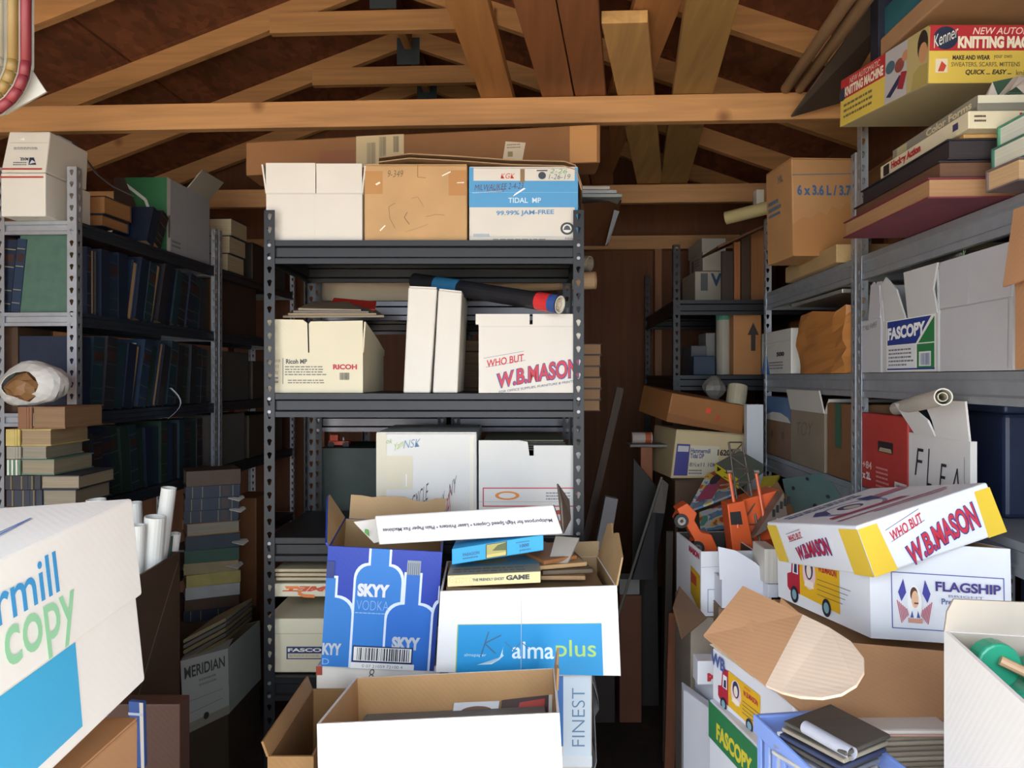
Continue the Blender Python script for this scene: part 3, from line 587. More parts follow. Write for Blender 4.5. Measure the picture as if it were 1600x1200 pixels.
ob = W(530, 700, 2.86); t = thing('toy_tractor', 'small orange toy tractor on the dark green box', 'toy', ob)
mb = MB(); f = lambda a, b, c: ob+RGT*a+FWD*b+Vector((0, 0, c)); OR = M('#c8482a', 'plain', .4)
mb.box(-.04, 0, .01, .035, .04, .026, OR, f); mb.box(-.035, 0, .026, -.005, .04, .05, OR, f); mb.box(.01, .01, .026, .016, .02, .04, M('#aaa'), f); mb.build('body', t, ob, bevel=.002)
for a in (-.03, .025):
    mb = MB(); mb.tube(f(a, -.004, .012), f(a, .006, .012), .012, M('#222'), n=12); mb.build('wheel', t, ob)
# shelf three, left
carton('cardboard_box', 'white carton with upside-down orange lettering on the third shelf, upper of two', 'box', fbase(418, 560, 912, 2.23, .34, .713), CREAM, seam=False,
       prints={'front': [('t', 'COMET', .16, .42, 1.0, .82, '#c8502c', {'b': .05, 's': .3, 'rot': 180}), ('p', [(.21, .62), (.36, .62), (.34, .82), (.19, .82)], '#dd7a3a'), ('l', [(.37, .5), (.34, .3), (.4, .1), (.52, .06)], .009, '#dd7a3a')]})
for k in range(3):
    slab('cardboard_sheet', ('bottom', 'middle', 'top')[k]+' one of three cardboard sheets on the upside-down lettered carton', 'cardboard', fvec(W(431-k, 910-1, 2.22)+Vector((0, 0, .003+.0125*k)), RGT*.26, FWD*.3, (0, 0, .009)), M('#b9a888', 'card'))
carton('cardboard_box', 'cream carton with a blue label on the third shelf of the middle unit', 'box', fbase(418, 560, 969, 2.23, .34, Z3+.001), CREAM, seam=False, lid=.26,
       prints={'front': [('r', .21, .26, 1, .5, '#2b3568'), ('t', 'FASCOPY', .225, .4, .74, .47, '#e8e4d8', {'b': .04}), ('r', .225, .28, .98, .37, '#cfc6ac'), ('fine', .24, .3, .6, .35, 2, '#8a8474')]})
# ================================================================ PILE IN FRONT OF THE MIDDLE UNIT
BLUE = M('#2340a8', 'white', .45)
SKF = ffit((-.43, 1.956, .66), (4.8, 4.1, 7.0), (.27, .25, .294))
def bottle(cx, y0, w_, sh, neck, top, body, edge, lab=True):
    """flat printed bottle: white edge outline under a blue body"""
    def out(e):
        a = w_/2+e; n = neck/2+e; r = []
        for i in range(7): t_ = i/6*math.pi/2; r.append((a-(a-n)*(1-math.cos(t_)), sh-.13+.13*math.sin(t_)+e))
        L_ = [(cx-a, y0)]+[(cx-x, y) for x, y in r]+[(cx-n, top+e)]; R_ = [(cx+n, top+e)]+[(cx+x, y) for x, y in reversed(r)]+[(cx+a, y0)]
        return [p for p in L_+R_]
    return [('p', out(.02), edge), ('p', out(0), body)]
B1, B2, WE = '#2f79c8', '#2a6ac0', '#d4e0f0'
sk = (bottle(.46, 0, .40, .86, .16, 1.0, B1, WE) + bottle(.02, 0, .44, .58, .13, .74, '#2f78c4', WE) + bottle(.76, 0, .42, .55, .12, .80, B2, WE) + bottle(1.06, 0, .2, .58, .1, .7, '#1d3f94', WE))
sk = [(t[0], [(min(max(x, 0), 1), min(y, 1)) for x, y in t[1]], t[2]) if t[0] == 'p' else t for t in sk]
sk += [('r', .70, .8, .82, .92, '#8f98a4')] + [('r', .71+.018*i, .8, .716+.018*i, .9, '#596474') for i in range(6)] + [('r', .0, .74, .07, .88, '#2a3a7a'),
      ('t', 'SKYY', .28, .60, .56, .71, '#d8dade', {'b': .06}), ('t', 'VODKA', .28, .49, .56, .57, '#8fb4dc', {'b': -.02}), ('fine', .27, .455, .56, .475, 1, '#8fb4dc'), ('t', 'SKYY', .61, .17, .86, .28, '#b9bfc8', {'b': .06}), ('t', 'KYY', .005, .10, .17, .2, '#b9bfc8', {'b': .05}), ('t', 'D', .01, .02, .07, .07, '#8fb4dc'),
      ('r', .27, .02, .80, .19, '#1a2450'), ('r', .28, .065, .79, .18, '#e6e6e4'), ('bars', .31, .07, .77, .175, '#22242c'), ('r', .26, .0, .82, .05, '#e9e9ea'), ('t', '0 07 21059 72100 4', .36, .01, .72, .035, '#777')]
sky = carton('bottle_carton', 'dark blue vodka carton printed with bottles, open at the top', 'box', SKF, BLUE, inner=M('#a98a5e', 'card'), open_=True, prints={'front': sk},
       flaps=[dict(side='left', ln=.075, ang=36, inner=M('#a98a5e', 'card'), outline=[(0, 0), (1, 0), (1, .12), (.1, 1), (0, 1)]), dict(side='back', ln=.062, ang=8, mat=M('#ad8c62', 'card'), s0=.05, s1=1.0, jag=.006, seed=2)])
# upside-down paper lid leaning on the vodka carton
a_ = W(592, 851, 1.80); LF = fvec(a_, W(880, 834, 1.78)-a_, FWD*.10-Vector((0, 0, .02)), W(585, 806, 1.85)-a_)
lidr = carton('shallow_tray', 'white paper-carton lid lettered upside down, leaning across the vodka carton', 'lid', LF, M('#f0efee', 'white'), seam=False,
       prints={'front': [('t', 'Multipurpose for High Speed Copiers • Laser Printers • Plain Paper Fax Machines', .035, .40, .965, .56, '#4a4a5c', {'rot': 180, 'b': .02}), ('r', 0, 0, 1, .012, '#cfcfd4')],
               'right': [('r', .0, .0, 1, 1, M('#57504a', 'card'))]})
q = [W(880, 834, 1.79), W(891, 812, 1.9), W(889, 782, 1.93), W(871, 756, 1.9), W(877, 784, 1.83)]
m_ = MB(); plate(m_, q, (q[1]-q[0]).cross(q[2]-q[0]).normalized(), .004, M('#6b6058', 'card')); m_.build('torn_flap', lidr, lidr.location)
# green and white packet inside the vodka carton
q = [W(553, 815, 1.95), W(596, 852, 1.9), W(600, 812, 1.95), W(580, 812, 1.97)]; r = thing('paper_packet', 'white packet with a green patch poking out of the vodka carton', 'packet', q[0])
m_ = MB(); plate(m_, [W(553, 815, 1.92), W(585, 848, 1.90), W(596, 845, 1.90), W(590, 810, 1.94)], FWD, .01, M('#e6e2da', 'white')); m_.build('sheet', r, q[0])
m_ = MB(); plate(m_, [W(570, 832, 1.897), W(577, 838, 1.897), W(575, 828, 1.897), W(570, 827, 1.897)], FWD, .003, M('#4f9a3a')); m_.build('green_patch', r, q[0])
# open carton with a sky-blue print
AF = fq((681, 1050, 1.76), (970, 1056, 1.76), (964, 915, 1.76), (688, 924, 1.76), .29, ang=2)
al = carton('cardboard_box', 'open white carton with a sky-blue panel, full of old games', 'box', AF, M('#eceae8', 'white'), inner=M('#a88a60', 'card'), open_=True,
       prints={'front': [('r', .105, .0, .905, .59, '#b9c94a'), ('r', .11, .0, .905, .585, '#1f93d0'), ('t', 'alma', .41, .18, .64, .38, '#dff0f8', {'b': .012}), ('t', 'plus', .65, .15, .87, .40, '#a8d070', {'b': .005}), ('t', 'almapaper', .15, .19, .27, .24, '#bfe0f0')] +
               [('p', [(.22, .1), (.30, .11+.01*i), (.345+.01*i, .17+.02*i), (.365-.004*i, .33-.04*i), (.345, .2), (.30, .125)], '#d3ecf6') for i in range(3)] +
               [('l', [(.28, .5), (.24, .2)], .003, '#3f6a8a'), ('l', [(.35, .46), (.26, .36), (.32, .24)], .003, '#3f6a8a'), ('l', [(.37, .38), (.42, .28), (.46, .38), (.5, .3)], .002, '#4f7a9a'), ('l', [(.46, 1), (.46, .0)], .001, '#c9c9cc'), ('l', [(.8, 1), (.79, .62)], .0008, '#cfcfd2')]},
       flaps=[dict(side='right', ln=.10, ang=14, mat=M('#b49468', 'card'), outline=[(0, 0), (1, 0), (1, .9), (.85, 1), (.7, .8), (.5, .95), (.1, .6)]), dict(side='back', ln=.04, ang=5, mat=M('#a88a60', 'card'), s0=.6, s1=1)])
# support inside the open carton: a layer of old paper
a_ = AF(.05, .10, .06); pf = fvec(a_, AF.U*.88, AF.Wd*.78, (0, 0, W(690, 905, 1.79).z-.016-a_.z-.002)); o = slab('paper_stack', 'layer of old brown papers filling the white carton under the games', 'papers', pf, M('#8f7452', 'sheets'))
zt = W(690, 905, 1.79).z-.013
CG = fvec(Vector((*W(699, 925, 1.77).xy, zt)), RGT*.215+Vector((0, 0, .010)), FWD*.235, (0, 0, .026))
slab('board_game', 'cream board game box with a pale title strip, under the blue puzzle', 'game', CG, M('#e0d29e', 'white'),
     {'front': [('t', 'Casper', .02, .12, .26, .92, '#efe6b8', {'b': .06}), ('t', 'Casper', .02, .16, .26, .96, '#d8c27a', {'b': .0}), ('t', 'THE FRIENDLY GHOST', .27, .42, .61, .66, '#3d5560', {'b': .03}), ('t', 'GAME', .63, .38, .88, .82, '#3a3c3e', {'b': .05})],
      'top': [('r', 0, 0, 1, .3, '#9a968a'), ('r', .0, .3, 1, .7, '#54849c'), ('fine', .05, .05, .9, .25, 2, '#75736a'), ('e', .45, .5, .2, .14, '#8a8a70')]})
zq = zt+.044
PG = fvec(Vector((*W(706, 892, 1.80).xy, zq)), RGT*.215+Vector((0, 0, .034)), FWD*.2+Vector((0, 0, -.008)), (0, 0, .037))
slab('puzzle_box', 'bright blue jigsaw puzzle box tilted on top of the cream game', 'puzzle', PG, M('#2f9fd6', 'white'),
     {'front': [('t', 'PARAGON', .12, .42, .30, .62, '#2a5f86', {'b': .03}), ('fine', .12, .2, .3, .36, 1, '#2a5f86'), ('r', .37, .06, .60, .96, '#3a3c30'), ('r', .38, .1, .59, .92, '#a59c5a'), ('p', [(.44, .5), (.59, .4), (.59, .9), (.5, .8)], '#4f5a2c'), ('r', .38, .1, .59, .3, '#c4b468'), ('t', '1000', .74, .42, .84, .62, '#20486a', {'b': .02}), ('t', 'pieces', .74, .14, .86, .32, '#20486a'), ('fine', .7, .7, .86, .82, 1, '#2a5f86')]})
for k, (x0, x1, y, dz, c, l) in enumerate(((845, 915, 912, 0, '#b08a60', 'tan booklet lowest right of the games'), (848, 928, 906, .012, '#6a5a48', 'brown booklet second from the bottom right of the games'), (843, 920, 899, .024, '#b9966a', 'tan booklet third from the bottom right of the games'), (850, 905, 892, .036, '#a06a40', 'orange-brown booklet on top right of the games'))):
    p = W(x0, 910, 1.83); p.z = zt+dz; slab('booklet', l, 'booklet', fvec(p, RGT*(x1-x0)/1200*1.83+FWD*(.02*k), FWD*.2-RGT*.03*k, (0, 0, .010)), M(c, 'sheets'))
q = [W(856, 884, 1.86), W(886, 884, 1.86), W(905, 843, 1.93), W(868, 840, 1.93)]; m_ = MB(); plate(m_, q, (q[1]-q[0]).cross(q[2]-q[0]).normalized(), .012, M('#a9a49c', 'white')); r = thing('booklet', 'grey printed booklet standing tilted behind the orange-brown one', 'booklet', q[0]); m_.build('pages', r, q[0])
decal((lambda x, y: (q[0]*(1-x)+q[1]*x)*(1-y)+(q[3]*(1-x)+q[2]*x)*y, (.05, .07), (q[1]-q[0]).cross(q[3]-q[0]).normalized()), 'x', [('fine', .15, .3, .6, .9, 5, '#6a6660')], r, lift=.007) if False else None
# white cartons below, down to the floor
def below(x0, x1, Z, d, ztop, n, h, l, **k):
    for i in range(n):
        p = W(x0, 590, Z); fr = fvec((p.x, p.y, ztop-h*(i+1)+.0005), RGT*((x1-x0)/1200*Z), FWD*d, (0, 0, h-.001)); carton('cardboard_box', l[i], 'box', fr, k.get('m', WHITE), seam=False, lid=k.get('lid'), prints=k.get('prints', {}) if i == 0 else {})
below(494, 688, 1.86, .30, .652, 3, .217, ['white carton with a red corner directly beneath the blue vodka carton', 'white carton second below the blue vodka carton', 'white carton on the floor below the blue vodka carton'],
      prints={'front': [('p', [(0, .9), (.05, .9), (.05, 1), (0, 1)], '#a04030'), hand('8', .42, .84, .47, .97, '#555')]})
below(700, 925, 1.80, .30, .656, 3, .218, ['white carton with blue panel and sideways lettering below the sky-blue printed carton', 'lidded white carton second below the sky-blue printed carton', 'white carton on the floor below the sky-blue printed carton'],
      prints={'front': [('r', .1, .22, .86, .98, '#3f74b8'), ('r', .8, .1, .99, .98, '#cfdce8'), ('t', 'FINEST', .86, .22, .95, .85, '#5f86ac', {'rot': 90, 'b': -.01}), ('r', 0, 0, 1, .12, '#d8dde2')]}, lid=None)
m_ = MB(); pts = [W(925, 1062, 1.8), W(934, 1090, 1.85), W(936, 1108, 1.9), W(929, 1120, 1.84), W(932, 1190, 1.84), W(922, 1230, 1.82)]
for a, b in zip(pts, pts[1:]): m_.face([a, b, b+FWD*.22+RGT*.01, a+FWD*.22], M('#d2d6da', 'glassy'))
o = m_.build('plastic_bag', None, pts[0], solid=.0015); o.location = pts[0]; tag(o, 'clear plastic bag hanging beside the blue panelled carton', 'bag')
CBF = ffit((-.19, 1.486, .487), (-6.1, -3.2, 1.5), (.435, .297, .24))
cb = carton('cardboard_box', 'open tan-lined white carton at the front middle holding printed cards', 'box', CBF, M('#f2efea', 'white'), inner=M('#c59a68', 'card'), open_=True,
       flaps=[dict(side='right', ln=.05, ang=10, mat=M('#c59a68', 'card'), outline=[(.45, 0), (1, 0), (1, .5), (.9, 1), (.75, .5), (.6, .6)])])
def card(label, q, d, base, prints, n='printed_card'):
    u = q[1]-q[0]; v = q[3]-q[0]; nn = u.cross(v).normalized(); fr = Frame([q[0], q[1], q[2], q[3]]+[p-nn*.003 for p in q])
    return slab(n, label, 'card', fr, base, {'front': prints})
cq = lambda *q: [CBF(*p) for p in q]
card('white card printed with a brown cap, standing in the front tan-lined carton', [W(703, 1150, 1.62), W(772, 1148, 1.62), W(781, 1095, 1.64), W(709, 1098, 1.64)], 0, M('#dfe2e8', 'white'), [('e', .52, .70, .36, .17, '#6a4a34'), ('p', [(.1, .62), (.3, .56), (.3, .7), (.14, .72)], '#5a3c2a'), ('e', .55, .64, .14, .09, '#b59a68')])
card('dark card printed with a red packet, beside the cap card', [W(781, 1148, 1.63), W(862, 1146, 1.63), W(863, 1085, 1.65), W(784, 1094, 1.65)], 0, M('#4a3434', 'white'), [('p', [(.3, .45), (.85, .5), (.85, .92), (.36, .88)], '#b8382c'), ('r', .2, .45, .4, .66, '#c9a868'), ('l', [(.6, .3), (.6, .74)], .002, '#d8a03a'), ('r', .93, 0, 1, 1, '#d8d4ce')])
slab('paper_stack', 'stack of papers with a black edge filling the front tan-lined carton', 'papers', fvec(CBF(.06, .06, .04), CBF(.94, .06, .04)-CBF(.06, .06, .04), CBF(.06, .94, .04)-CBF(.06, .06, .04), CBF.Vv*.66), M('#7c8288', 'sheets'), {'top': [('r', .1, .1, .5, .8, '#cfd6d8')]})
p = CBF.base; carton('cardboard_box', 'plain brown carton on the floor under the front tan-lined carton', 'box', fvec((p.x-.2, p.y-.13, .001), (.4, .02, 0), (-.013, .26, 0), (0, 0, .44)), TAN)
# narrow dark open carton at the left of the pile
nf = fpx(418, 1182, 490, 1400, 1.46, .32)
carton('cardboard_box', 'narrow open brown carton left of the front tan-lined carton', 'box', Frame([Vector((p.x, p.y, 0.001 if i in (0, 1, 4, 5) else p.z)) for i, p in enumerate(nf.c)]), M('#a27a4c', 'card'), inner=M('#8f693e', 'card'), open_=True, flaps=[dict(side='left', ln=.03, ang=20)])
# ================================================================ LEFT SHELVES: BOOKS
UL = -1.528
DB, DB2, BG, DG, BK, BR = '#172136', '#1e3048', '#19303a', '#1e3229', '#222228', '#4a3424'
NAMEC = {DB: 'dark blue', DB2: 'faded blue', BG: 'blue-green', DG: 'dark green', BK: 'black', BR: 'brown'}
def bookrow(where, z, y0, y1, spec, group, h=.25, seed=1, dep=.19):
    R = random.Random(seed); y = y0; i = 0; pv = 0.
    for col, out, t, lean in spec:
        if y+t > y1: break
        hh = h*R.uniform(.94, 1.04); le = math.radians(lean)
        if lean < pv: y += hh*1.02*(math.sin(math.radians(pv))-math.sin(le))
        pv = lean
        p = (UL-.01-R.uniform(0, .014), y, z+.001+(math.sin(le)*t if le > 0 else 0))
        bnd = R.choice(('#4a4636', None, None, '#5a523c')) if out == 's' else None
        book(f'{ORD[i]} from the front, {NAMEC[col]} book {"fore-edge out" if out == "p" else ("leaning back" if lean else "spine out")}, {where}', p, (0, le, math.pi/2), t, dep*R.uniform(.92, 1.02), hh, col, 'spine' if out == 's' else 'page', group=group, band=bnd)
        y += t/math.cos(le)+.003; i += 1
s_, p_ = 's', 'p'
bookrow('upper book row of left shelves', 1.561, 2.475, 3.44, [(DB, s_, .022, 0), (DB, p_, .022, 0), (DB2, p_, .034, 0), (DB, s_, .05, 0), (DB2, s_, .06, 0), (DB, s_, .058, 0), (DB2, p_, .034, 12), (DB, s_, .055, 12), (BG, s_, .05, 12), (DB, p_, .036, 15), (BK, s_, .052, 15), (DB, s_, .055, 14), (BG, s_, .05, 14), (BK, s_, .055, 12), (DB, s_, .05, 12), (BG, s_, .055, 10), (BK, s_, .05, 8)], 'law books in the upper row of the left shelves', seed=4, h=.232)
bookrow('middle book row of left shelves', 1.235, 2.51, 3.44, [(BG, s_, .06, 4), (BK, s_, .058, 6), (BG, s_, .055, 8), (DB, s_, .055, 10), (DB, p_, .03, 13), (DB2, s_, .055, 13), (DG, s_, .05, 14), (DB, p_, .028, 15), (BK, s_, .05, 14), (BG, s_, .055, 10), (BK, s_, .05, 8), (DG, s_, .052, 8), (BK, s_, .05, 5), (BG, s_, .05, 5), (BK, s_, .05, 4)], 'law books in the middle row of the left shelves', seed=5, h=.25)
bookrow('lower book row of left shelves', .931, 2.45, 3.44, [(BG, s_, .055, 0), (BK, s_, .05, -3), (DB, s_, .05, -3), (DG, s_, .05, -6), (DG, s_, .055, -6), (BG, s_, .05, -6), (DG, s_, .05, -5), (DB, s_, .05, -4), (BG, s_, .05, 0), (DG, s_, .048, 0), (DB2, s_, .045, 0), (BK, s_, .05, 0), (BG, s_, .05, 0), (BK, s_, .05, 0), (DG, s_, .05, 0), (BK, s_, .05, 0)], 'law books in the lower row of the left shelves', seed=6, h=.24)
# paper slips between the books and the curled sheet
for k, (x, y, v, c, l) in enumerate(((165, 362, 2.52, '#e0ded8', 'white paper slip at the front of the upper book row'), (247, 398, 2.9, '#d8d6d2', 'torn white paper lying on the upper books'), (255, 402, 2.93, '#b23a3a', 'small red and white paper lying on the upper books'), (205, 538, 2.7, '#dedcd6', 'white paper slip on the middle book row'), (146, 698, 2.5, '#dcdad4', 'white label slip at the front of the lower book row'), (228, 690, 2.85, '#cfcdc8', 'torn white paper on the lower book row'), (308, 677, 3.2, '#d4d2cc', 'white scrap at the far end of the lower book row'))):
    q = V(x, y, v*1.045); m_ = MB(); plate(m_, [q+Vector(a) for a in ((0, 0, 0), (.012, .02, .004), (.0, .045, .014), (-.02, .03, .006))], Vector((0, 0, 1)), .002, M(c, 'white')); o = m_.build('paper_scrap', None, q); o.location = q; tag(o, l, 'paper')
mb = MB(); N_ = 8; pts = []
for i in range(N_+1):
    a = i/N_; x = 268-6*a+18*math.sin(a*math.pi); pts.append((V(x-8*(1-a)+2, 606+48*a, 3.03), V(x, 606+48*a, 2.97)))
for (a, b), (c, d) in zip(pts, pts[1:]): mb.face([a, b, d, c], M('#c9ccd2', 'white'))
o = mb.build('paper_sheet', None, pts[0][0], smooth=True, solid=.001); o.location = pts[0][0]; tag(o, 'curled white paper sheet hanging out of the middle book row', 'paper')
# things at the near end of the left unit
p = V(34, 482, 2.43); book('green clothbound book, front cover to the doorway, end of the second shelf', (-1.73, 2.425, 1.561), (0, 0, 0), .005, .01, .01, DG) if False else None
g = V(33, 484, 2.425); gw = (112-33)/1200*2.45
t = thing('book', 'large green clothbound book facing the doorway on the end of the second shelf', 'book', (g.x, 2.425, 1.561)); mb = MB(); cm = M('#4c6a5c', 'cloth', .6)
mb.box(0, 0, 0, gw, .004, .262, cm); mb.box(0, .034, 0, gw, .038, .262, cm); mb.box(-.003, 0, 0, .0, .038, .262, cm); mb.build('cover', t); mb = MB(); mb.box(0, .004, .004, gw-.005, .034, .257, PAGE); mb.build('page_block', t)
for i, (x, c) in enumerate(((-1.815, DB), (-1.765, DB2))):
    book(('shiny dark blue book leaning at the left end of the second shelf', 'dark blue book next to the green cover on the second shelf')[i], (V(-8 if i == 0 else 16, 480, 2.42).x, 2.425, 1.561+.004), (0, math.radians(6), 0), .05 if i == 0 else .03, .036, .24, c, 'spine', band='#8a8466')
UF = fbase(1, 71, 270, 2.42, .26, ZL[0]+.002)
usp = carton('mailing_box', 'white mailing box with red lines and an upside-down eagle print on the left shelf top', 'box', UF, M('#e6e2d8', 'white'), seam=False,
       prints={'front': [('r', .0, .88, .96, .92, '#b8402f'), ('r', .0, .68, .96, .72, '#b8402f') if False else ('r', 0, .90, .3, .91, '#b8402f')]})
LF2 = Frame([UF(0, 0, 1.01), UF(1, 0, 1.01), UF(1.04, .06, 1.98), UF(.12, .06, 1.98), UF(0, .9, 1.01), UF(1, .9, 1.01), UF(1.04, .9, 1.98), UF(.12, .9, 1.98)])
mb = MB(); mb.box(0, 0, 0, 1, 1, 1, M('#e2ded4', 'white'), LF2); mb.build('lid_box', usp, usp.location, bevel=.004)
decal(LF2, 'front', [('r', .02, .06, .92, .1, '#b8402f'), ('p', [(.6, .18), (.78, .18), (.7, .36), (.6, .36)], '#2a3550'), ('p', [(.62, .2), (.76, .24), (.66, .3)], '#d8d8da'), ('t', 'MAIL', .38, .28, .58, .36, '#33394c', {'rot': 180, 'b': .02}), ('fine', .25, .16, .58, .26, 2, '#5a5e6c'), ('fine', .2, .55, .8, .62, 2, '#6a6e7a'), ('l', [(.08, .72), (1, .72)], .001, '#a9a59c'), ('p', [(.3, .8), (.42, .78), (.4, .84)], '#f8f6f0')], usp)
# grey plastic cover draped from the box over the shelf end
mb = MB(); prof = [(74, 216), (92, 217), (112, 222), (130, 245), (150, 272), (176, 292), (206, 306)]
for (a, b), (c, d) in zip(prof, prof[1:]): mb.face([V(a, b, 2.62), V(c, d, 2.62+(c-74)*.001), V(c+4, d+1, 3.0), V(a+4, b+1, 3.0)], M('#7e848e', 'cloth'))
q = [V(74, 214, 2.62), V(92, 212, 2.62), V(112, 222, 2.64), V(122, 236, 2.66), V(122, 268, 2.66), V(74, 268, 2.62)]; plate(mb, q, FWD, .004, M('#a4a6aa', 'cloth'))
o = mb.build('plastic_cover', None, q[0], solid=.002); o.location = q[0]; tag(o, 'grey plastic cover draped over the books behind the mailing box', 'cover')
TANP = M('#b07c4c', 'pages')
for i, (x0, x1, y0, y1, c) in enumerate(((84, 150, 318, 331, DB), (83, 164, 299, 317, DB2), (78, 168, 267, 296, BR))):
    p = V((x0+x1)/2, y1, 2.68); p.z = ZL[0]+.002+sum((.034, .043, .066)[:i])+.001*i
    lying(('lowest', 'middle', 'thick topmost')[i]+' of three books lying page edges out on the left top shelf', p+Vector((0, .08, 0)), 0, (.034, .043, .066)[i]-.001, (x1-x0)/1200*2.68, .17, c, page=TANP, group='books lying on the left top shelf')
bookrow('top shelf of left shelves', ZL[0]+.001, 2.86, 3.1, [(DB, s_, .05, 20), (BK, s_, .05, 26)], 'dark books leaning on the left top shelf', seed=9, h=.15, dep=.17)
# green and white box with open flap, aisle side
gb = Frame([Vector((UL-.02, y, z)) for y, z in ((3.03, ZL[0]+.002), (3.42, ZL[0]+.002), (3.42, 2.16), (3.03, 2.16))]+[Vector((UL-.24, y, z)) for y, z in ((3.03, ZL[0]+.002), (3.42, ZL[0]+.002), (3.42, 2.16), (3.03, 2.16))])
carton('cardboard_box', 'grey and white open carton with a green end panel on the left top shelf', 'box', gb, M('#a9aab0', 'white'), open_=True, flaps=[dict(side='front', ln=.1, ang=40, s0=.45, s1=1, mat=M('#a9a294', 'card')), dict(side='right', ln=.06, ang=30)],
       prints={'front': [('r', 0, 0, .07, 1, '#d8d6d0'), ('fine', .1, .08, .3, .2, 2, '#6a6c74'), ('l', [(.45, 0), (.45, 1)], .001, '#888a90'), ('bars', .02, .2, .06, .5, '#555')], 'left': [('r', 0, 0, 1, 1, '#2f6a44'), ('l', [(.1, .98), (.6, .7), (.75, .4), (.7, .1), (.6, .02)], .012, '#d4d2cc'), ('p', [(0, 0), (.3, 0), (.5, .5), (.2, 1), (0, 1)], '#4a3c34')]})
# far left unit
for i, c in enumerate((BK, BG, BK)):
    p = V(358, 398, 3.62); p.z = ZL[0]+.003+.088*i
    lying(('lowest', 'middle', 'topmost')[i]+' of three pale-paged ledgers on the far left top shelf', Vector((UL-.11, 3.70+.02*i, p.z)), math.pi/2, .086, .2, .2, c, page=M('#d8c8a4', 'pages'), group='ledgers on the far left unit')
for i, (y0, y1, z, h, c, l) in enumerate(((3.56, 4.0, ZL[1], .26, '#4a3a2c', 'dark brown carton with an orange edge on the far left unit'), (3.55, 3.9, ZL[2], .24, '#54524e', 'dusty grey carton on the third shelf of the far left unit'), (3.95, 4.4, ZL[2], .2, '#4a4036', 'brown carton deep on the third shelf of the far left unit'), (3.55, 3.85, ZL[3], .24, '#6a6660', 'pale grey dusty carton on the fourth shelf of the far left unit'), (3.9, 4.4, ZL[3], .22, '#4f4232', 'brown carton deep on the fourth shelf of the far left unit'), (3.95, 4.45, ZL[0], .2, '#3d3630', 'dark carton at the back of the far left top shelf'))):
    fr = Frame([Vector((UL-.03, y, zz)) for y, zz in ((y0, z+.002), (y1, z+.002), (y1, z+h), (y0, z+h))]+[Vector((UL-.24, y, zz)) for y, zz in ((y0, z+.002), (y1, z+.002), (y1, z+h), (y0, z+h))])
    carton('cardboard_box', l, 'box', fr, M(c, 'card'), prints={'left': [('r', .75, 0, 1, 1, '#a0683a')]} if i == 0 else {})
# stack of old books standing in front of the near left unit, with a bag on top
X0 = [(30, 103, 633, 661, '#7a5236', '#8a6a4a'), (11, 80, 661, 681, '#b09a58', '#9a8060'), (12, 72, 682, 702, '#8a8476', '#8f8674'), (12, 86, 705, 730, '#55705e', '#93866e'), (10, 124, 733, 755, '#2c2a30', '#9a8a72'), (12, 118, 755, 781, '#2a2c38', '#90836e'), (12, 90, 782, 802, '#7a5a3c', '#8a7450')]
zz = .945; kinds = ['brown book on top of the old stack under the plastic bag', 'yellow-spined book second in the old stack by the left post', 'grey book third in the old stack by the left post', 'pale green-spined book fourth in the old stack by the left post', 'black calf-bound book fifth in the old stack by the left post', 'dark blue calf-bound book sixth in the old stack by the left post', 'tan book lowest in the old stack by the left post']
for i in range(6, -1, -1):
    x0, x1, y0, y1, c, pc = X0[i]; a, b = W(x0, y1, 2.2), W(x1, y1, 2.2); th = (y1-y0)/1200*2.2+(.012 if i in (0, 1) else .0)
    wdt = (b-a).length; sp = .1 if i in (4, 5) else .04
    t = thing('book', kinds[i], 'book', (a.x, a.y, zz), (0, 0, TH+.02*(i % 3-1)), 'old books stacked by the left post'); mb = MB(); cm = M(c, 'leather')
    mb.box(0, 0, 0, wdt, .2, .003, cm); mb.box(0, 0, th-.004, wdt, .2, th-.001, cm)
    n = 6
    for k in range(n):                      # rounded spine on the doorway-left corner
        x_0, x_1 = sp*k/n, sp*(k+1)/n; e = .012*math.sin(math.pi*(k+.5)/n); mb.box(x_0, -.004-e*.4, .0, x_1, .001, th-.001, cm)
    mb.build('cover', t)
    m2 = MB(); m2.box(sp, .004, .003, wdt-.004, .195, th-.004, M(pc, 'sheets')); m2.build('page_block', t)
    if i in (3, 4, 5):
        for k in (.2, .5, .8):
            m3 = MB(); m3.box(sp*k-.002, -.0105, .0005, sp*k+.002, -.0035, th-.0015, INK('#6e6248' if i != 3 else '#d8d4c4')); m3.build('spine_band', t)
    zz += th+.0005
for i in range(2):
    p = W(-10, 590, 2.17); carton('cardboard_box', ('brown carton on the floor under the old book stack by the left post', 'brown carton directly under the old book stack by the left post')[i], 'box', fvec((p.x, p.y, .001+.472*i), RGT*.27, FWD*.21, (0, 0, .47)), M('#6a4c30', 'card'), seam=False)
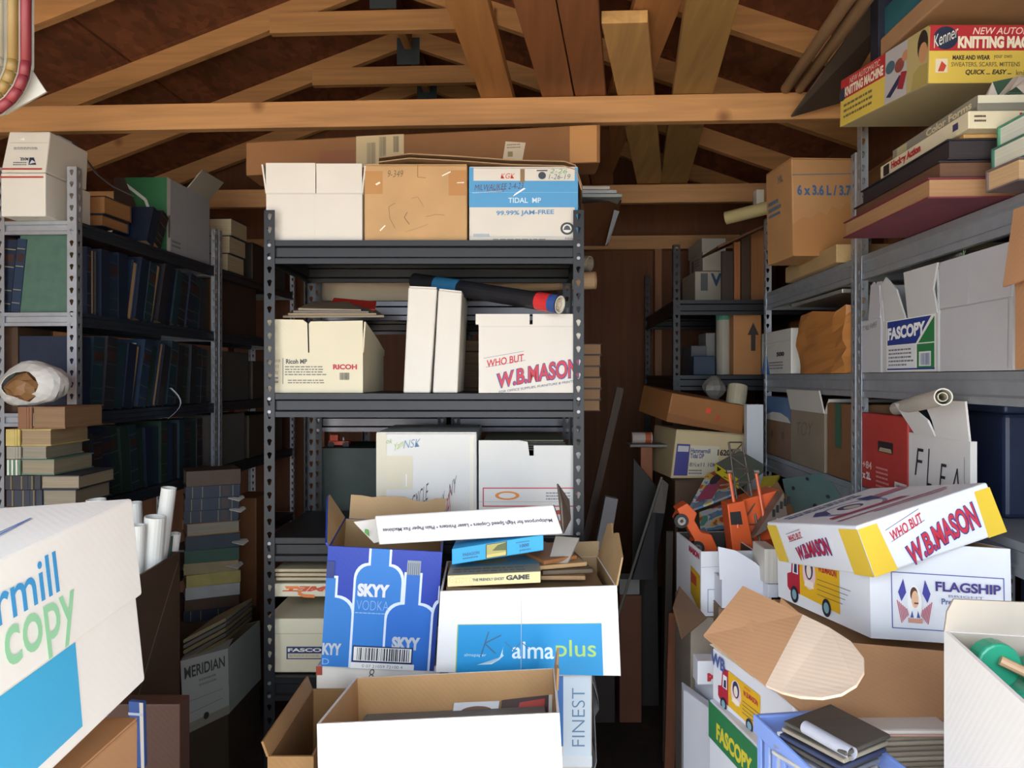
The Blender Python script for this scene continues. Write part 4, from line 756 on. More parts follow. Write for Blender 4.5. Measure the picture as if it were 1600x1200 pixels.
# plastic bag with brown things
bc = W(52, 596, 2.27); bc.z = zz+.062; t = thing('plastic_bag', 'crumpled white plastic bag with brown contents on the old book stack', 'bag', (bc.x, bc.y, zz)); R = random.Random(11)
BAGM = M('#d2cfca', 'cloth', .45); mb = MB(); n, k = 24, 12; rings = []
def bagr(a, v): return 1+.07*math.sin(2*a+.8)+.05*math.sin(3*a+1.5*v)+.02*math.sin(5*a-4*v)+.075*(random.Random(round(a*37)+round(v*91)*13).random()-.5)
for j in range(k+1):                        # film closed at the back, gaping towards the doorway
    v = math.pi*(.02+.74*j/k); rr_ = math.sin(min(v, 1.9))**.7*(1 if v < 1.9 else 1-.42*(v-1.9)/.5)
    rings.append([bc+FWD*(.085*math.cos(v))+RGT*(math.cos(2*math.pi*i/n)*.088*rr_*bagr(2*math.pi*i/n, v))+Vector((0, 0, max(-.0605, math.sin(2*math.pi*i/n)*.070*rr_*bagr(2*math.pi*i/n, v)))) for i in range(n)])
for a, b in zip(rings, rings[1:]):
    for i in range(n): mb.face([a[i], a[(i+1) % n], b[(i+1) % n], b[i]], BAGM)
mb.build('bag_film', t, t.location, solid=.002)
mb = MB(); c0 = bc-FWD*.035+Vector((0, 0, -.008)); nu, nv = 10, 6
def lump(i, j):
    a, v = 2*math.pi*i/nu, math.pi*(j+.01)/(nv+.02); q = 1+.16*math.sin(3*a+2*v)+.1*math.sin(5*a-v*3); return c0+RGT*(math.cos(a)*math.sin(v)*.052*q)+Vector((0, 0, max(-.05, math.sin(a)*math.sin(v)*.045*q)))+FWD*(.045*math.cos(v))
for i in range(nu):
    for j in range(nv): mb.face([lump(i, j), lump((i+1) % nu, j), lump((i+1) % nu, j+1), lump(i, j+1)], M('#7a5632', 'leather'))
mb.build('brown_packet', t, t.location)
book('dark blue album behind the plastic bag on the third shelf', (-1.74, 2.44, 1.236), (0, 0, 0), .20, .06, .25, DB, 'spine')
book('brown book with an orange back strip beside the dark blue album', (-1.79, 2.44, 1.236), (0, 0, 0), .045, .16, .28, BR, 'spine')
# rolled plans in a dark carton on the floor
a_, b_ = W(194, 924, 1.72), W(281, 862, 2.05); a_.z = .001; b_.z = .001
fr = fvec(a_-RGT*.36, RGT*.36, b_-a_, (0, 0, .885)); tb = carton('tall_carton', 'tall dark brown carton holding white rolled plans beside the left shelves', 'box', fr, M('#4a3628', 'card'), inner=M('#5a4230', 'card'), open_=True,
       flaps=[], prints={'right': [('l', [(.05, .62), (.5, .8), (.95, .97)], .004, '#8a7a68')]})
RW = M('#d6d6d2', 'white')
for l, x0, y0, x1, y1, Z, r in (('short white rolled plan, front left in the tall carton', 216, 820, 212, 935, 1.80, .017), ('wide white rolled plan in the middle of the tall carton', 243, 807, 232, 940, 1.84, .026), ('tall white rolled plan standing highest in the tall carton', 264, 762, 246, 900, 1.92, .019), ('thin white rolled plan at the right rim of the tall carton', 275, 833, 262, 920, 1.97, .013), ('white rolled plan at the back left of the tall carton', 208, 785, 214, 900, 1.98, .022), ('white rolled plan behind the near white carton, left in the tall carton', 150, 780, 160, 920, 1.9, .024)):
    a = W(x0, y0, Z+.1); b = W(x1, y1, Z+.11); roll(l, b+(b-a)*1.2, a, r, RW, rin=r*.88, name='rolled_plan', cat='roll')
roll('dark green rolled sheet next to the thin plan in the tall carton', W(254, 930, 2.02)-Vector((0, 0, .1)), W(266, 838, 2.04), .007, M('#2c4038', 'leather'), name='rolled_plan', cat='roll')
# carton lettered MERIDIAN, on the floor
MF = fq((287, 1149, 2.45), (358, 1103, 2.61), (356, 1013, 2.61), (282, 1033, 2.45), .30, ang=-2)
zb_ = min(MF.c[i].z for i in range(8))-.0
for i in (0, 1, 4, 5): MF.c[i].z = zb_
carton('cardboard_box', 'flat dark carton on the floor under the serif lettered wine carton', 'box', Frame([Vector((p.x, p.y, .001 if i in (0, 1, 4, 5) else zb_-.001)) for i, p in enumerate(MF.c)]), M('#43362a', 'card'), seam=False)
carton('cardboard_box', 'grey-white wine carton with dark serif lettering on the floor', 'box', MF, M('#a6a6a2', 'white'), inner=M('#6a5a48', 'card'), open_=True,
       prints={'front': [('r', 0, .0, 1, .13, '#8a8478'), ('t', 'MERIDIAN', .06, .74, .92, .90, '#3a4038', {'b': .02}), ('fine', .35, .56, .75, .7, 2, '#80827c'), ('l', [(.08, .42), (.85, .42)], .002, '#77776f'), ('l', [(.15, .26), (.85, .28)], .002, '#77776f'), ('e', .48, .13, .06, .05, '#33332e')]}, flaps=[dict(side='front', ln=.05, ang=-70, mat=M('#7a766c', 'card'))])
for k, c in enumerate(('#7a6a4c', '#6a6258', '#8a7a58', '#77706a', '#9a8e70')):
    fr = fvec(MF(.03, .02, .93)+Vector((0, 0, .017*k)), (MF.U)*.94, MF.Wd*.8, (0, 0, .013)); slab('magazine', ORD[4-k]+' magazine from the top on the serif lettered wine carton', 'magazine', fr, M(c, 'sheets'), group='magazines on the wine carton')
# stack of law books behind it
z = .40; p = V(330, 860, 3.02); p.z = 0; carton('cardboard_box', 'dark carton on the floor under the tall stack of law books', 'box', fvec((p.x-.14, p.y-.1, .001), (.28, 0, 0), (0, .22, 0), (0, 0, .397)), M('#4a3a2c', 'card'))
LS = [(DB, .044, 'blue book'), (BR, .044, 'tan-orange book'), ('#a9aaa8', .048, 'white-spined book'), ('#a89a58', .048, 'yellow-spined book'), ('#8a7a58', .044, 'tan book'), ('#23483a', .05, 'green book'), ('#20303a', .055, 'dark teal book'), ('#8a6038', .05, 'orange-tan book'), (DB, .048, 'dark blue law book'), (DB, .048, 'dark blue law book'), (DB, .048, 'dark blue law book'), (BR, .06, 'brown wide book')]
for i, (c, t_, l) in enumerate(LS):
    lying(f'{l}, {ORD[len(LS)-1-i]} from the top of the tall law book stack', p+Vector((0, .0, z)), math.radians(28)+.04*((i*5) % 4-1.5), t_-.001, .2+.012*((i*3) % 3), .15, c, 'spine' if i not in (7,) else 'page', page=M('#8f8472', 'pages'), group='law books in the tall stack', band='#7a6e4c' if c == DB else None); z += t_
RS = Matrix.Rotation(math.radians(28), 3, 'Z')
for k, (lx, zz_) in enumerate(((.085, .875), (.09, .83), (.1, .70), (.08, .61))):
    q = p+RS@Vector((lx, -.085, 0))+Vector((0, 0, zz_)); m_ = MB(); plate(m_, [q+RS@Vector(a) for a in ((-.02, .04, .002), (-.03, -.012, 0), (.012, -.022, -.012), (.035, .01, -.004), (.03, .03, .002))], Vector((.1, -.3, 1)).normalized(), .003, M('#c4c0b8', 'white')); o = m_.build('paper_scrap', None, q); o.location = q; tag(o, ('torn white paper at the top corner of the tall law book stack', 'white paper tongue below the top of the tall law book stack', 'crumpled white paper halfway down the tall law book stack', 'white paper strip low on the tall law book stack')[k], 'paper')
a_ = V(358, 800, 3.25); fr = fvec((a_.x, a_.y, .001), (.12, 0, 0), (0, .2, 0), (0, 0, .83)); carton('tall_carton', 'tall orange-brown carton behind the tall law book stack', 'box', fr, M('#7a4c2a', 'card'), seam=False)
# ---------------------------------------------------------------- big white carton at the doorway, lower left
HF = ffit((-.708, .834, .896), (3.8, -4.2, 2.6), (.294, .442, .254))
hb = '#3fb4e6'
carton('paper_carton', 'large white copy paper carton with a lid at the lower left, blue and green print', 'box', HF, M('#fdfaf4', 'white'), lid=.52,
       prints={'right': [('p', [(0, .07), (.64, .07), (.65, .475), (0, .475)], hb)]},
       lidprints={'right': [('t', 'ammermill', .0, .51, .585, .86, '#3f9fdc', {'b': .01}), ('t', 'copy', .36, .03, .645, .47, '#9fdcae', {'b': .01})], 'top': [('l', [(.7, .1), (.76, .5), (.72, .8), (.8, .5), (.74, .2)], .003, '#5f7fc0'), ('p', [(.9, .0), (1, .0), (1, .35), (.95, .3)], '#8fd0a0')]})
p = HF.base; carton('cardboard_box', 'tan carton under the large white paper carton', 'box', fvec((p.x-.17, p.y-.15, .447), (.31, .014, 0), (-.014, .36, 0), (0, 0, .42)), M('#b8875a', 'card'))
carton('cardboard_box', 'tan carton on the floor, lowest under the large white paper carton', 'box', fvec((p.x-.17, p.y-.15, .001), (.31, .014, 0), (-.014, .36, 0), (0, 0, .443)), M('#b8875a', 'card'))
slab('book', 'blue book with a pale edge wedged behind the large white paper carton', 'book', fq((206, 1200, 1.42), (226, 1200, 1.42), (224, 1098, 1.42), (200, 1096, 1.42), .012), M('#3a5a9a', 'leather'), {'front': [('r', .75, 0, 1, 1, '#d6d2c8'), ('r', 0, .8, 1, .84, '#b8c4d8')]})
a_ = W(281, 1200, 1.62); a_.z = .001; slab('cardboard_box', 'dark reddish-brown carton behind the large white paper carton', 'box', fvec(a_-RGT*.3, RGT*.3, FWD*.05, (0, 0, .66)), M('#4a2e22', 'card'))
# ---------------------------------------------------------------- padded bag hanging at the upper left
hc = W(-30, 60, .72); t = thing('padded_bag', 'white padded bag with red piping and mustard band hanging at upper left', 'bag', hc)
def rr(cx, cz, w_, h_, r, n=6):
    o = []
    for qx, qz, a0 in ((1, 1, 0), (-1, 1, 90), (-1, -1, 180), (1, -1, 270)):
        for i in range(n+1): a = math.radians(a0+90*i/n); o.append((cx+qx*(w_/2-r)+math.cos(a)*r, cz+qz*(h_/2-r)+math.sin(a)*r))
    return o
def bagp(x, z, y): return hc+RGT*x+FWD*y+Vector((0, 0, z))
CL = M('#928e87', 'cloth'); RED = M('#66161e', 'cloth'); MUS = M('#6e5626', 'cloth'); MOT = M('#7c7664', 'leather')
o1 = rr(-.02, .03, .15, .22, .05); mb = MB(); fr_ = [bagp(x, z, -.02) for x, z in o1]; bk = [bagp(x, z, -.008) for x, z in o1]; o2 = rr(-.03, .045, .10, .17, .03); ft = [bagp(x, z, -.04) for x, z in o2]
mb.face(ft, CL); mb.face(list(reversed(bk)), CL)
for i in range(len(o1)):
    j = (i+1) % len(o1); mb.face([ft[i], ft[j], fr_[j], fr_[i]], CL); mb.face([fr_[i], fr_[j], bk[j], bk[i]], CL)
mb.build('cushion', t, hc, smooth=True)
for nm, off_, rad, mt, yy in (('piping', 0, .0045, RED, -.02), ('mustard_band', -.010, .0052, MUS, -.023), ('mottled_band', -.020, .0055, MOT, -.028)):
    o_ = rr(-.02, .03, .15+2*off_, .22+2*off_, .05+off_); mb = MB()
    for (a, b), (c, d) in zip(o_, o_[1:]+o_[:1]): mb.tube(bagp(a, b, yy), bagp(c, d, yy), rad, mt, n=8)
    mb.build(nm, t, hc, smooth=True)
mb = MB(); o_ = rr(-.03, .045, .106, .176, .03)
for (a, b), (c, d) in list(zip(o_, o_[1:]))[14:21]: mb.tube(bagp(a, b, -.036), bagp(c, d, -.036), .008, RED, n=8)
mb.build('red_trim', t, hc, smooth=True)
mb = MB(); mb.face([bagp(.052, -.03, -.01), bagp(.068, -.054, -.01), bagp(.03, -.075, -.01)], CL); mb.build('corner_tag', t, hc, solid=.002)
mb = MB(); mb.tube(bagp(-.02, .14, .01), bagp(-.02, .60, .01), .004, M('#6a4a3a', 'cloth'), n=8); mb.build('strap', t, hc)
# ================================================================ RIGHT SHELVES
UR = .883
def ais(l, x0, x1, yt, zb, du=.3, mat=WHITE, u=UR, **k): return carton('cardboard_box', l, 'box', fais(x0, x1, yt, zb, u, du), mat, **k)
ZA, ZB2, ZC2 = 1.697, 1.364, 1.042
GW = M('#b9babf', 'white')
ais('grey-white carton with pencilled words, farthest of the white row on the right shelf', 1341, 1376, 497, ZB2, .30, GW, open_=True,
    flaps=[dict(side='front', ln=.10, ang=-4, s0=.5, s1=1, jag=.006, seed=3), dict(side='left', ln=.08, ang=10, mat=M('#8a745a', 'card')), dict(side='right', ln=.09, ang=-8)], prints={'front': [hand('NOT ALL TAPES', .08, .82, .85, .92, '#77777f', .06)]})
ais('white carton with blue and green label and ripped flaps on the right shelf', 1380, 1466, 489, ZB2, .31, M('#c4c5c6', 'white'), open_=True,
    flaps=[dict(side='front', ln=.11, ang=2, outline=[(.05, 0), (.45, 0), (.3, .7), (.1, 1.05), (.02, .9)], label='torn triangular flap'), dict(side='front', ln=.115, ang=0, outline=[(.5, 0), (1, 0), (.93, .5), (1, 1), (.42, 1)], jag=.0), dict(side='left', ln=.06, ang=12), dict(side='right', ln=.1, ang=-4), dict(side='back', ln=.06, ang=5, mat=M('#9a8466', 'card'))],
    prints={'front': [('r', .08, .02, .97, 1, '#e6e6e2'), ('p', [(.1, .52), (.64, .52), (.9, .98), (.1, .98)], '#2a3c88'), ('p', [(.68, .52), (.95, .52), (.95, .97)], '#2f7a48'), ('r', .66, .04, .95, .5, '#2f7a48'), ('t', 'FASCOPY', .11, .64, .80, .88, '#eceef0', {'b': .05, 'skew': .05}), ('r', .1, .04, .64, .5, '#dcdee2'), ('r', .1, .04, .96, .07, '#2a3c88'), ('fine', .13, .1, .6, .46, 5, '#6f747c'), ('r', .7, .1, .9, .36, '#dde0e0'), ('bars', .73, .12, .88, .33, '#5a6a9a')]})
ais('largest plain white carton with tall flaps, rightmost of the white row on the right shelf', 1470, 1582, 463, ZB2, .33, GW, open_=True,
    flaps=[dict(side='front', ln=.105, ang=0, s0=.0, s1=.44, label='flap with pencilled words'), dict(side='front', ln=.105, ang=1, s0=.45, s1=1), dict(side='left', ln=.1, ang=4), dict(side='right', ln=.1, ang=4), dict(side='back', ln=.09, ang=0)],
    prints={'front': [('l', [(.0, .985), (.96, .985), (.95, .02)], .0014, '#9a9a9e'), hand('K 175', .1, 1.62, .32, 1.78, '#8a8f94', .05), hand('ok', .3, 1.7, .4, 1.85, '#8fb48a', .03)]})
for k in range(3):
    z = 1.612+.022*k; fr = fvec((.96+.02*k, 1.86+.02*k, z), (.24, 0, 0), (0, .26, 0), (0, 0, .02)); slab('picture_frame', ('lowest', 'middle', 'topmost pale')[k]+' of three flat frames lying on the white cartons of the right shelf', 'frame', fr, M(('#8a8a8c', '#77787c', '#c9bfa4')[k], 'white'), group='flat frames on the white cartons')
slab('support_box', 'grey box under the flat frames behind the white cartons', 'box', fvec((1.195, 1.88, ZB2), (.09, 0, 0), (0, .25, 0), (0, 0, .246)), M('#7a7c80', 'card'))
mb = MB(); mb.box(1.305, .95, .15, 1.310, 2.2, 2.1, M('#2a3a5c', 'cloth')); o = mb.build('blue_sheeting', None, (1.305, .95, .15)); o.location = (1.305, .95, .15); tag(o, 'dark blue tarp hanging behind the near right shelves', 'tarp')  # thin upright sheet in plain dark blue, close to the right wall
# albums and games stacked on the top shelf
MAR = '#6a2434'
lying('large maroon album lying lowest on the right top shelf, overhanging the aisle', Vector((.73+.19, 1.74, ZA)), -math.pi/2, .040, .43, .38, MAR, 'page', page=M('#a8805a', 'pages'), cat='album', name='album')
lying('large dark brown album second from the bottom of the right top shelf stack', Vector((.75+.19, 1.745, ZA+.041)), -math.pi/2, .034, .42, .37, '#2c2226', 'page', page=M('#6a4a36', 'pages'), cat='album', name='album')
lying('thick black album third from the bottom of the right top shelf stack', Vector((.765+.185, 1.74, ZA+.076)), -math.pi/2, .040, .42, .36, '#241e24', 'page', page=M('#332c30', 'pages'), cat='album', name='album')
slab('cardboard_folder', 'tan folder between the black album and the red lettered game', 'folder', fvec((.80, 1.53, ZA+.117), (.32, 0, 0), (0, .40, 0), (0, 0, .008)), M('#b08a56', 'card'))
HG = '#d8cfb2'
slab('board_game', 'cream board game box with red lettering, lying on the album stack', 'game', fvec((.793, 1.50, ZA+.126), (.34, .01, 0), (0, .39, 0), (0, 0, .034)), M(HG, 'white'),
     {'front': [('t', 'Hockey', .28, .2, .52, .86, '#c02838', {'b': .05}), ('fine', .03, .3, .1, .8, 2, '#5a4a44')], 'left': [('r', .05, .15, .13, .85, '#2a2428'), ('t', 'Hockey Action', .16, .2, .52, .85, '#b02a34', {'b': .05}), ('r', .86, .3, .91, .7, '#3a3a6a')]})
slab('board_game', 'grey flat board game box above the cream one on the right top shelf', 'game', fvec((.815, 1.51, ZA+.162), (.3, 0, 0), (0, .36, 0), (0, 0, .03)), M('#7c7a70', 'white'),
     {'left': [('r', .0, .3, 1, 1, '#8c887c'), ('t', 'Color Forms', .45, .4, .95, .9, '#d8cfa8', {'b': .03}), ('r', .06, .35, .2, .95, '#b8b08a')], 'front': [('r', 0, .5, 1, 1, '#d0cdb8')]})
slab('board_game', 'pale box deep in the right top stack, under the knitting machine box', 'game', fvec((1.0, 1.80, ZA+.194), (.2, 0, 0), (0, .30, 0), (0, 0, .118)), M('#8a8070', 'card'))
mb = MB(); R = random.Random(4); cb0 = Vector((.93, 1.56, ZA+.194)); n = 9
hgt = [[.012+.055*R.random()*math.sin(math.pi*(i+.5)/n) for i in range(n+1)] for j in range(n+1)]
for i in range(n):
    for j in range(n):
        f = lambda a, b: cb0+Vector((a/n*.26-.06, b/n*.18-.05, hgt[a][b] if 0 < a < n and 0 < b < n else .001)); mb.face([f(i, j), f(i+1, j), f(i+1, j+1), f(i, j+1)], M('#d2cec4', 'cloth') if (i+j) % 5 else M('#8f2a34', 'cloth') if i > 5 else M('#3a5a4a', 'cloth'))
o = mb.build('crumpled_cloth', None, cb0, smooth=False, solid=.002); o.location = cb0; tag(o, 'crumpled white cloth with red and green bits on the grey game box', 'cloth')
KF = ffit((1.103, 2.272, 2.129), (5.2, -1.1, 5.0), (.317, .483, .143), .85)
KY, KR = '#e0c65a', '#b8323a'
carton('knitting_machine_box', 'red and yellow knitting machine box lying on the stack at upper right', 'box', KF, M('#cfc29a', 'white'), seam=False,
       prints={'front': [('r', 0, 0, 1, .56, KY), ('r', 0, .56, 1, 1, KR), ('e', .13, .78, .10, .2, '#24324e'), ('t', 'Kenner', .035, .70, .23, .92, '#e0e0d8', {'skew': .2, 'b': .0}), ('t', 'NEW AUTOMATIC', .35, .84, 1.0, .96, '#f0ddd0', {'s': .25, 'b': .01}), ('t', 'KNITTING MACHINE', .23, .60, 1.0, .81, '#f2ecd8', {'b': .06}),
                         ('t', 'MAKE AND WEAR', .19, .40, .5, .48, '#3a3a34', {'b': .04}), ('t', 'your own', .53, .40, .68, .48, '#6a6450'), ('t', 'SWEATERS, SCARFS, MITTENS', .18, .27, .75, .36, '#77704c', {'b': .01}), ('t', 'QUICK ... EASY ...', .3, .13, .68, .23, '#3a3a34', {'b': .03, 's': .2}), ('t', 'knit a', .72, .13, .85, .22, '#6a6450'),
                         ('r', .05, .18, .15, .42, '#e6ddc4'), ('p', [(.07, .2), (.1, .38), (.14, .3), (.12, .2)], '#c8503a')],
               'left': [('r', 0, 0, 1, 1, KY), ('r', .56, 0, .9, 1, '#b8b8bc'), ('p', [(0, .56), (.56, .56), (.56, 1), (0, 1)], KR), ('e', .03, .68, .05, .14, '#24324e'), ('t', 'NEW AUTOMATIC', .12, .83, .5, .95, '#f0ddd0', {'s': .2}), ('t', 'KNITTING MACHINE', .06, .60, .54, .80, '#f2ecd8', {'b': .05}), ('fine', .05, .12, .45, .48, 3, '#77704c'),
                        ('p', [(.58, .12), (.72, .42), (.76, .36), (.63, .08)], '#2c3454'), ('p', [(.7, .18), (.76, .12), (.8, .42), (.74, .46)], '#9a2c3c'), ('e', .62, .66, .05, .12, '#4a6a7a'), ('e', .72, .6, .05, .13, '#8a4a44'), ('e', .78, .72, .035, .1, '#c08a6c'), ('r', .8, 0, 1, 1, '#b8aa78'), ('e', .95, .72, .05, .26, '#2c2628'), ('e', .955, .58, .04, .18, '#c4926c'), ('p', [(.85, 0), (.87, .3), (.93, .38), (1, .36), (1, 0)], '#a89a5c')],
               'top': [('r', 0, 0, 1, 1, '#c8b860')]})
ktz = max(p.z for p in KF.c)
carton('flat_box', 'beige box with a teal top lying above the knitting machine box', 'box', fvec((.84, 1.68, ktz+.004), (.36, .015, 0), (-.01, .3, .0), (0, 0, .045)), M('#b08a68', 'card'), seam=False)
slab('flat_box', 'teal flat box topmost at the upper right corner', 'box', fvec((.855, 1.69, ktz+.052), (.36, .015, 0), (-.01, .3, 0), (0, 0, .08)), M('#2f6f80', 'white'))
slab('binder', 'dark blue binder standing behind the beige box at the upper right', 'binder', fvec((.83, 1.99, ktz+.004), (.3, 0, 0), (0, .05, 0), (0, 0, .2)), M('#1c2438', 'leather'))
for k, (c, l) in enumerate((('#c9a880', 'tan-paged book lowest of three at the right end of the top shelf'), ('#dcdccb', 'white-paged green book in the middle of three at the right end of the top shelf'), ('#e0e4da', 'white-paged green book on top of three at the right end of the top shelf'))):
    lying(l, Vector((.945+.006*k, 1.445, ZA+.042*k)), .05-.02*k, .041, .25-.01*k, .09, ('#6a5a5a', '#3a6a5a', '#4a8a6c')[k], 'page', page=M(c, 'pages'), group='books at the right end of the top shelf')
# tan carton at the right edge with a hanging flap
fr = fvec((.785, 1.06, ZB2), (.4, 0, 0), (0, .28, 0), (0, 0, .27)); rc = carton('cardboard_box', 'tan carton at the right edge of the middle shelf with a torn hanging flap', 'box', fr, M('#a87c58', 'card'), open_=True, flaps=[dict(side='left', ln=.13, ang=172, mat=M('#b08460', 'card'), jag=.012), dict(side='front', ln=.1, ang=30)],
        prints={'left': [('fine', .3, .5, .8, .8, 3, '#5a4034'), ('bars', .35, .2, .6, .4, '#4a3430')]})
# second unit, top shelf: tan carton lettered 6 x 3.6 L
slab('flat_carton', 'beige flat carton under the tan litre carton on the second right unit', 'box', fvec((.86, 2.36, ZA), (.30, 0, 0), (0, .5, 0), (0, 0, .055)), M('#b4986c', 'card'))
SF = ffit((1.031, 3.105, 1.813), (-.9, -.7, 7.8), (.251, .236, .372), .84)
carton('cardboard_box', 'tan carton with blue litre lettering and a damp stain on the second right unit', 'box', SF, M('#b3875a', 'card'), seam=True,
       prints={'front': [('t', '6 x 3.6 L / 3.79', .08, .62, 1.0, .73, '#3f6390', {'b': .04}), ('l', [(0, .83), (1, .85)], .003, '#5a6f80'), ('p', [(0, .0), (1, 0), (1, .5), (.85, .55), (.75, .47), (.62, .52), (.55, .42), (.4, .46), (.3, .38), (.15, .4), (0, .32)], '#ab7b4c')],
               'left': [('r', .1, .5, .55, .53, '#5a6f80'), ('r', .1, .56, .6, .6, '#5a6f80'), ('r', .1, .63, .5, .67, '#5a6f80'), ('t', 'ML', .5, .82, .7, .9, '#5a6f80')]})
# second unit, middle shelf
ais('small white carton with a blue corner on the second right unit', 1190, 1236, 512, ZB2, .2, M('#d2d0ca', 'white'), seam=False, prints={'front': [('p', [(0, 0), (.32, 0), (.22, .42), (.1, .42)], '#3f7ac0'), ('t', '500', .55, .4, .8, .5, '#333', {'b': .05}), ('fine', .3, .1, .8, .3, 3, '#777a80'), ('l', [(0, .72), (1, .74)], .001, '#999'), ('l', [(.2, .6), (.5, .68)], .001, '#999')]})
BAG = M('#b5793f', 'card', .55)
fr = fais(1238, 1318, 478, ZB2, UR-.02, .22); t = thing('paper_bag', 'crumpled brown paper bag with an open top on the second right unit', 'bag', fr.base)
mb = MB(); R = random.Random(8); n, k = 16, 8
def bagpt(i, j):
    a = 2*math.pi*i/n; ca, sa = math.cos(a), math.sin(a); e = .55; x = .5+.5*math.copysign(abs(ca)**e, ca); y = .5+.5*math.copysign(abs(sa)**e, sa); w_ = 1-.12*math.sin(math.pi*j/k)*math.sin(3*a); r = random.Random(i % n*31+j*7)
    return fr(.5+(x-.5)*w_+r.uniform(-.03, .03), .5+(y-.5)*w_+r.uniform(-.03, .03), (j/k)*(1+(.05*math.sin(i*2.3) if j == k else 0)))
for j in range(k):
    for i in range(n): mb.face([bagpt(i, j), bagpt(i+1, j), bagpt(i+1, j+1), bagpt(i, j+1)], BAG)
mb.face([bagpt(i, 0) for i in range(n-1, -1, -1)], BAG)
mb.build('bag_paper', t, t.location, solid=.002)
for k in range(3):
    fr = fvec((.90, 2.42, 1.612+.018*k), (.27, 0, 0), (0, .50-.03*k, 0), (0, 0, .013)); t = slab('tray', ('lowest', 'middle', 'topmost')[k]+' of three shiny framed trays on the second right unit', 'tray', fr, M('#a8a69e', 'metal', .3, .4), {'top': [('r', .06, .06, .94, .94, '#5a5648')]}, group='framed trays')
slab('support_box', 'brown box behind the paper bag, holding up the framed trays', 'box', fvec((1.13, 2.4, ZB2), (.15, 0, 0), (0, .6, 0), (0, 0, .245)), M('#5a4838', 'card'))
# lower shelf of the right units
ais('carton with a blue top and white arch on the lower shelf, far right unit post', 1194, 1236, 622, ZC2, .26, M('#7a5c42', 'card'), seam=False, prints={'front': [('r', 0, .6, 1, 1, '#4a6a94'), ('p', [(0, .60), (.1, .68), (.35, .74), (.65, .74), (.9, .68), (1, .60)], '#c8c4ba'), ('r', .3, .3, .36, .42, '#4a3828'), ('r', .7, .32, .76, .44, '#4a3828')]})
ais('tall grey-tan carton with a white lid flap on the lower right shelf', 1236, 1288, 646, ZC2, .24, M('#8a7c6a', 'card'), open_=True, flaps=[dict(side='front', ln=.075, ang=12, mat=M('#c2beb6', 'white')), dict(side='right', ln=.06, ang=40, mat=M('#cfcac0', 'white'))], prints={'front': [hand('TOY', .2, .55, .7, .8, '#6a5c4c', .05)]})
ais('brown carton with green tape on the lower right shelf', 1292, 1332, 632, ZC2, .3, M('#7c5638', 'card'), seam=False, prints={'front': [('r', .35, .4, .6, 1, '#2c5a44')], 'left': [('r', .4, 0, .6, 1, '#2c5a44')]})
ais('red carton with a handle hole on the lower right shelf', 1346, 1418, 652, ZC2, .04, M('#b03a34', 'card'), seam=False,
    prints={'front': [('r', .4, .52, .72, .66, '#2a2028'), ('p', [(.42, .53), (.7, .53), (.68, .58), (.45, .58)], '#a8987c'), ('t', '+84', .04, .26, .26, .36, '#e0b8b0', {'b': .03}), ('t', 'x 2L', .04, .12, .24, .22, '#e8dcd8', {'b': .05}), ('fine', .36, .05, .64, .34, 5, '#d88a84'), ('r', .76, .0, 1, .2, '#d8d4d0'), ('bars', .79, .02, .98, .17, '#33303a')]})
ais('white carton with FLEA in black marker on the lower right shelf', 1420, 1516, 690, ZC2, .014, M('#d6d4d2', 'white'), open_=True, flaps=[dict(side='front', ln=.075, ang=18, outline=[(-.08, 1), (.12, 0), (.48, 0), (.44, .5), (.2, .95)], label='torn flap'), dict(side='front', ln=.085, ang=6, outline=[(.5, 0), (1, 0), (1, 1), (.34, 1), (.46, .4)])],
    prints={'front': [hand('F', .12, .42, .28, .80, '#2c2c34'), hand('L', .33, .3, .42, .82, '#2c2c34'), hand('E', .54, .3, .66, .66, '#2c2c34'), hand('A', .72, .28, .86, .64, '#2c2c34'), ('l', [(.92, .1), (.93, .8)], .0015, '#8a8890')]})
slab('flat_carton', 'brown corrugated flat carton behind the red and white cartons', 'box', fvec((1.285, 1.0, ZC2), (.012, 0, 0), (0, 1.15, 0), (0, 0, .27)), M('#77583c', 'card'))
roll('rolled poster with red print lying on the white marker lettered carton', V(1418, 640, 2.0)+Vector((0, .06, .0)), V(1474, 620, 1.58), .0175, M('#c9c6bc', 'white'), rin=.0150, cap2=M('#c4bca6', 'white'), name='poster_roll')
q0, q1 = V(1418, 640, 2.0), V(1472, 622, 1.58)
nb = fvec((.985, 1.72, ZC2), (.29, 0, 0), (0, .40, 0), (0, 0, .25)); t = thing('storage_bin', 'dark navy plastic storage bin on the lower right shelf', 'bin', nb.base); mb = MB(); mb.box(.02, .02, 0, .98, .98, .92, M('#1f2a44', 'leather', .45), nb); mb.build('body', t, t.location, bevel=.01)
mb = MB(); mb.box(0, 0, .92, 1, 1, 1, M('#26324e', 'leather', .45), nb); mb.build('lid', t, t.location, bevel=.006)
mb = MB(); mb.box(-.03, .62, .0, .0, .66, .95, M('#33425f', 'leather', .4), nb); mb.build('rib', t, t.location)
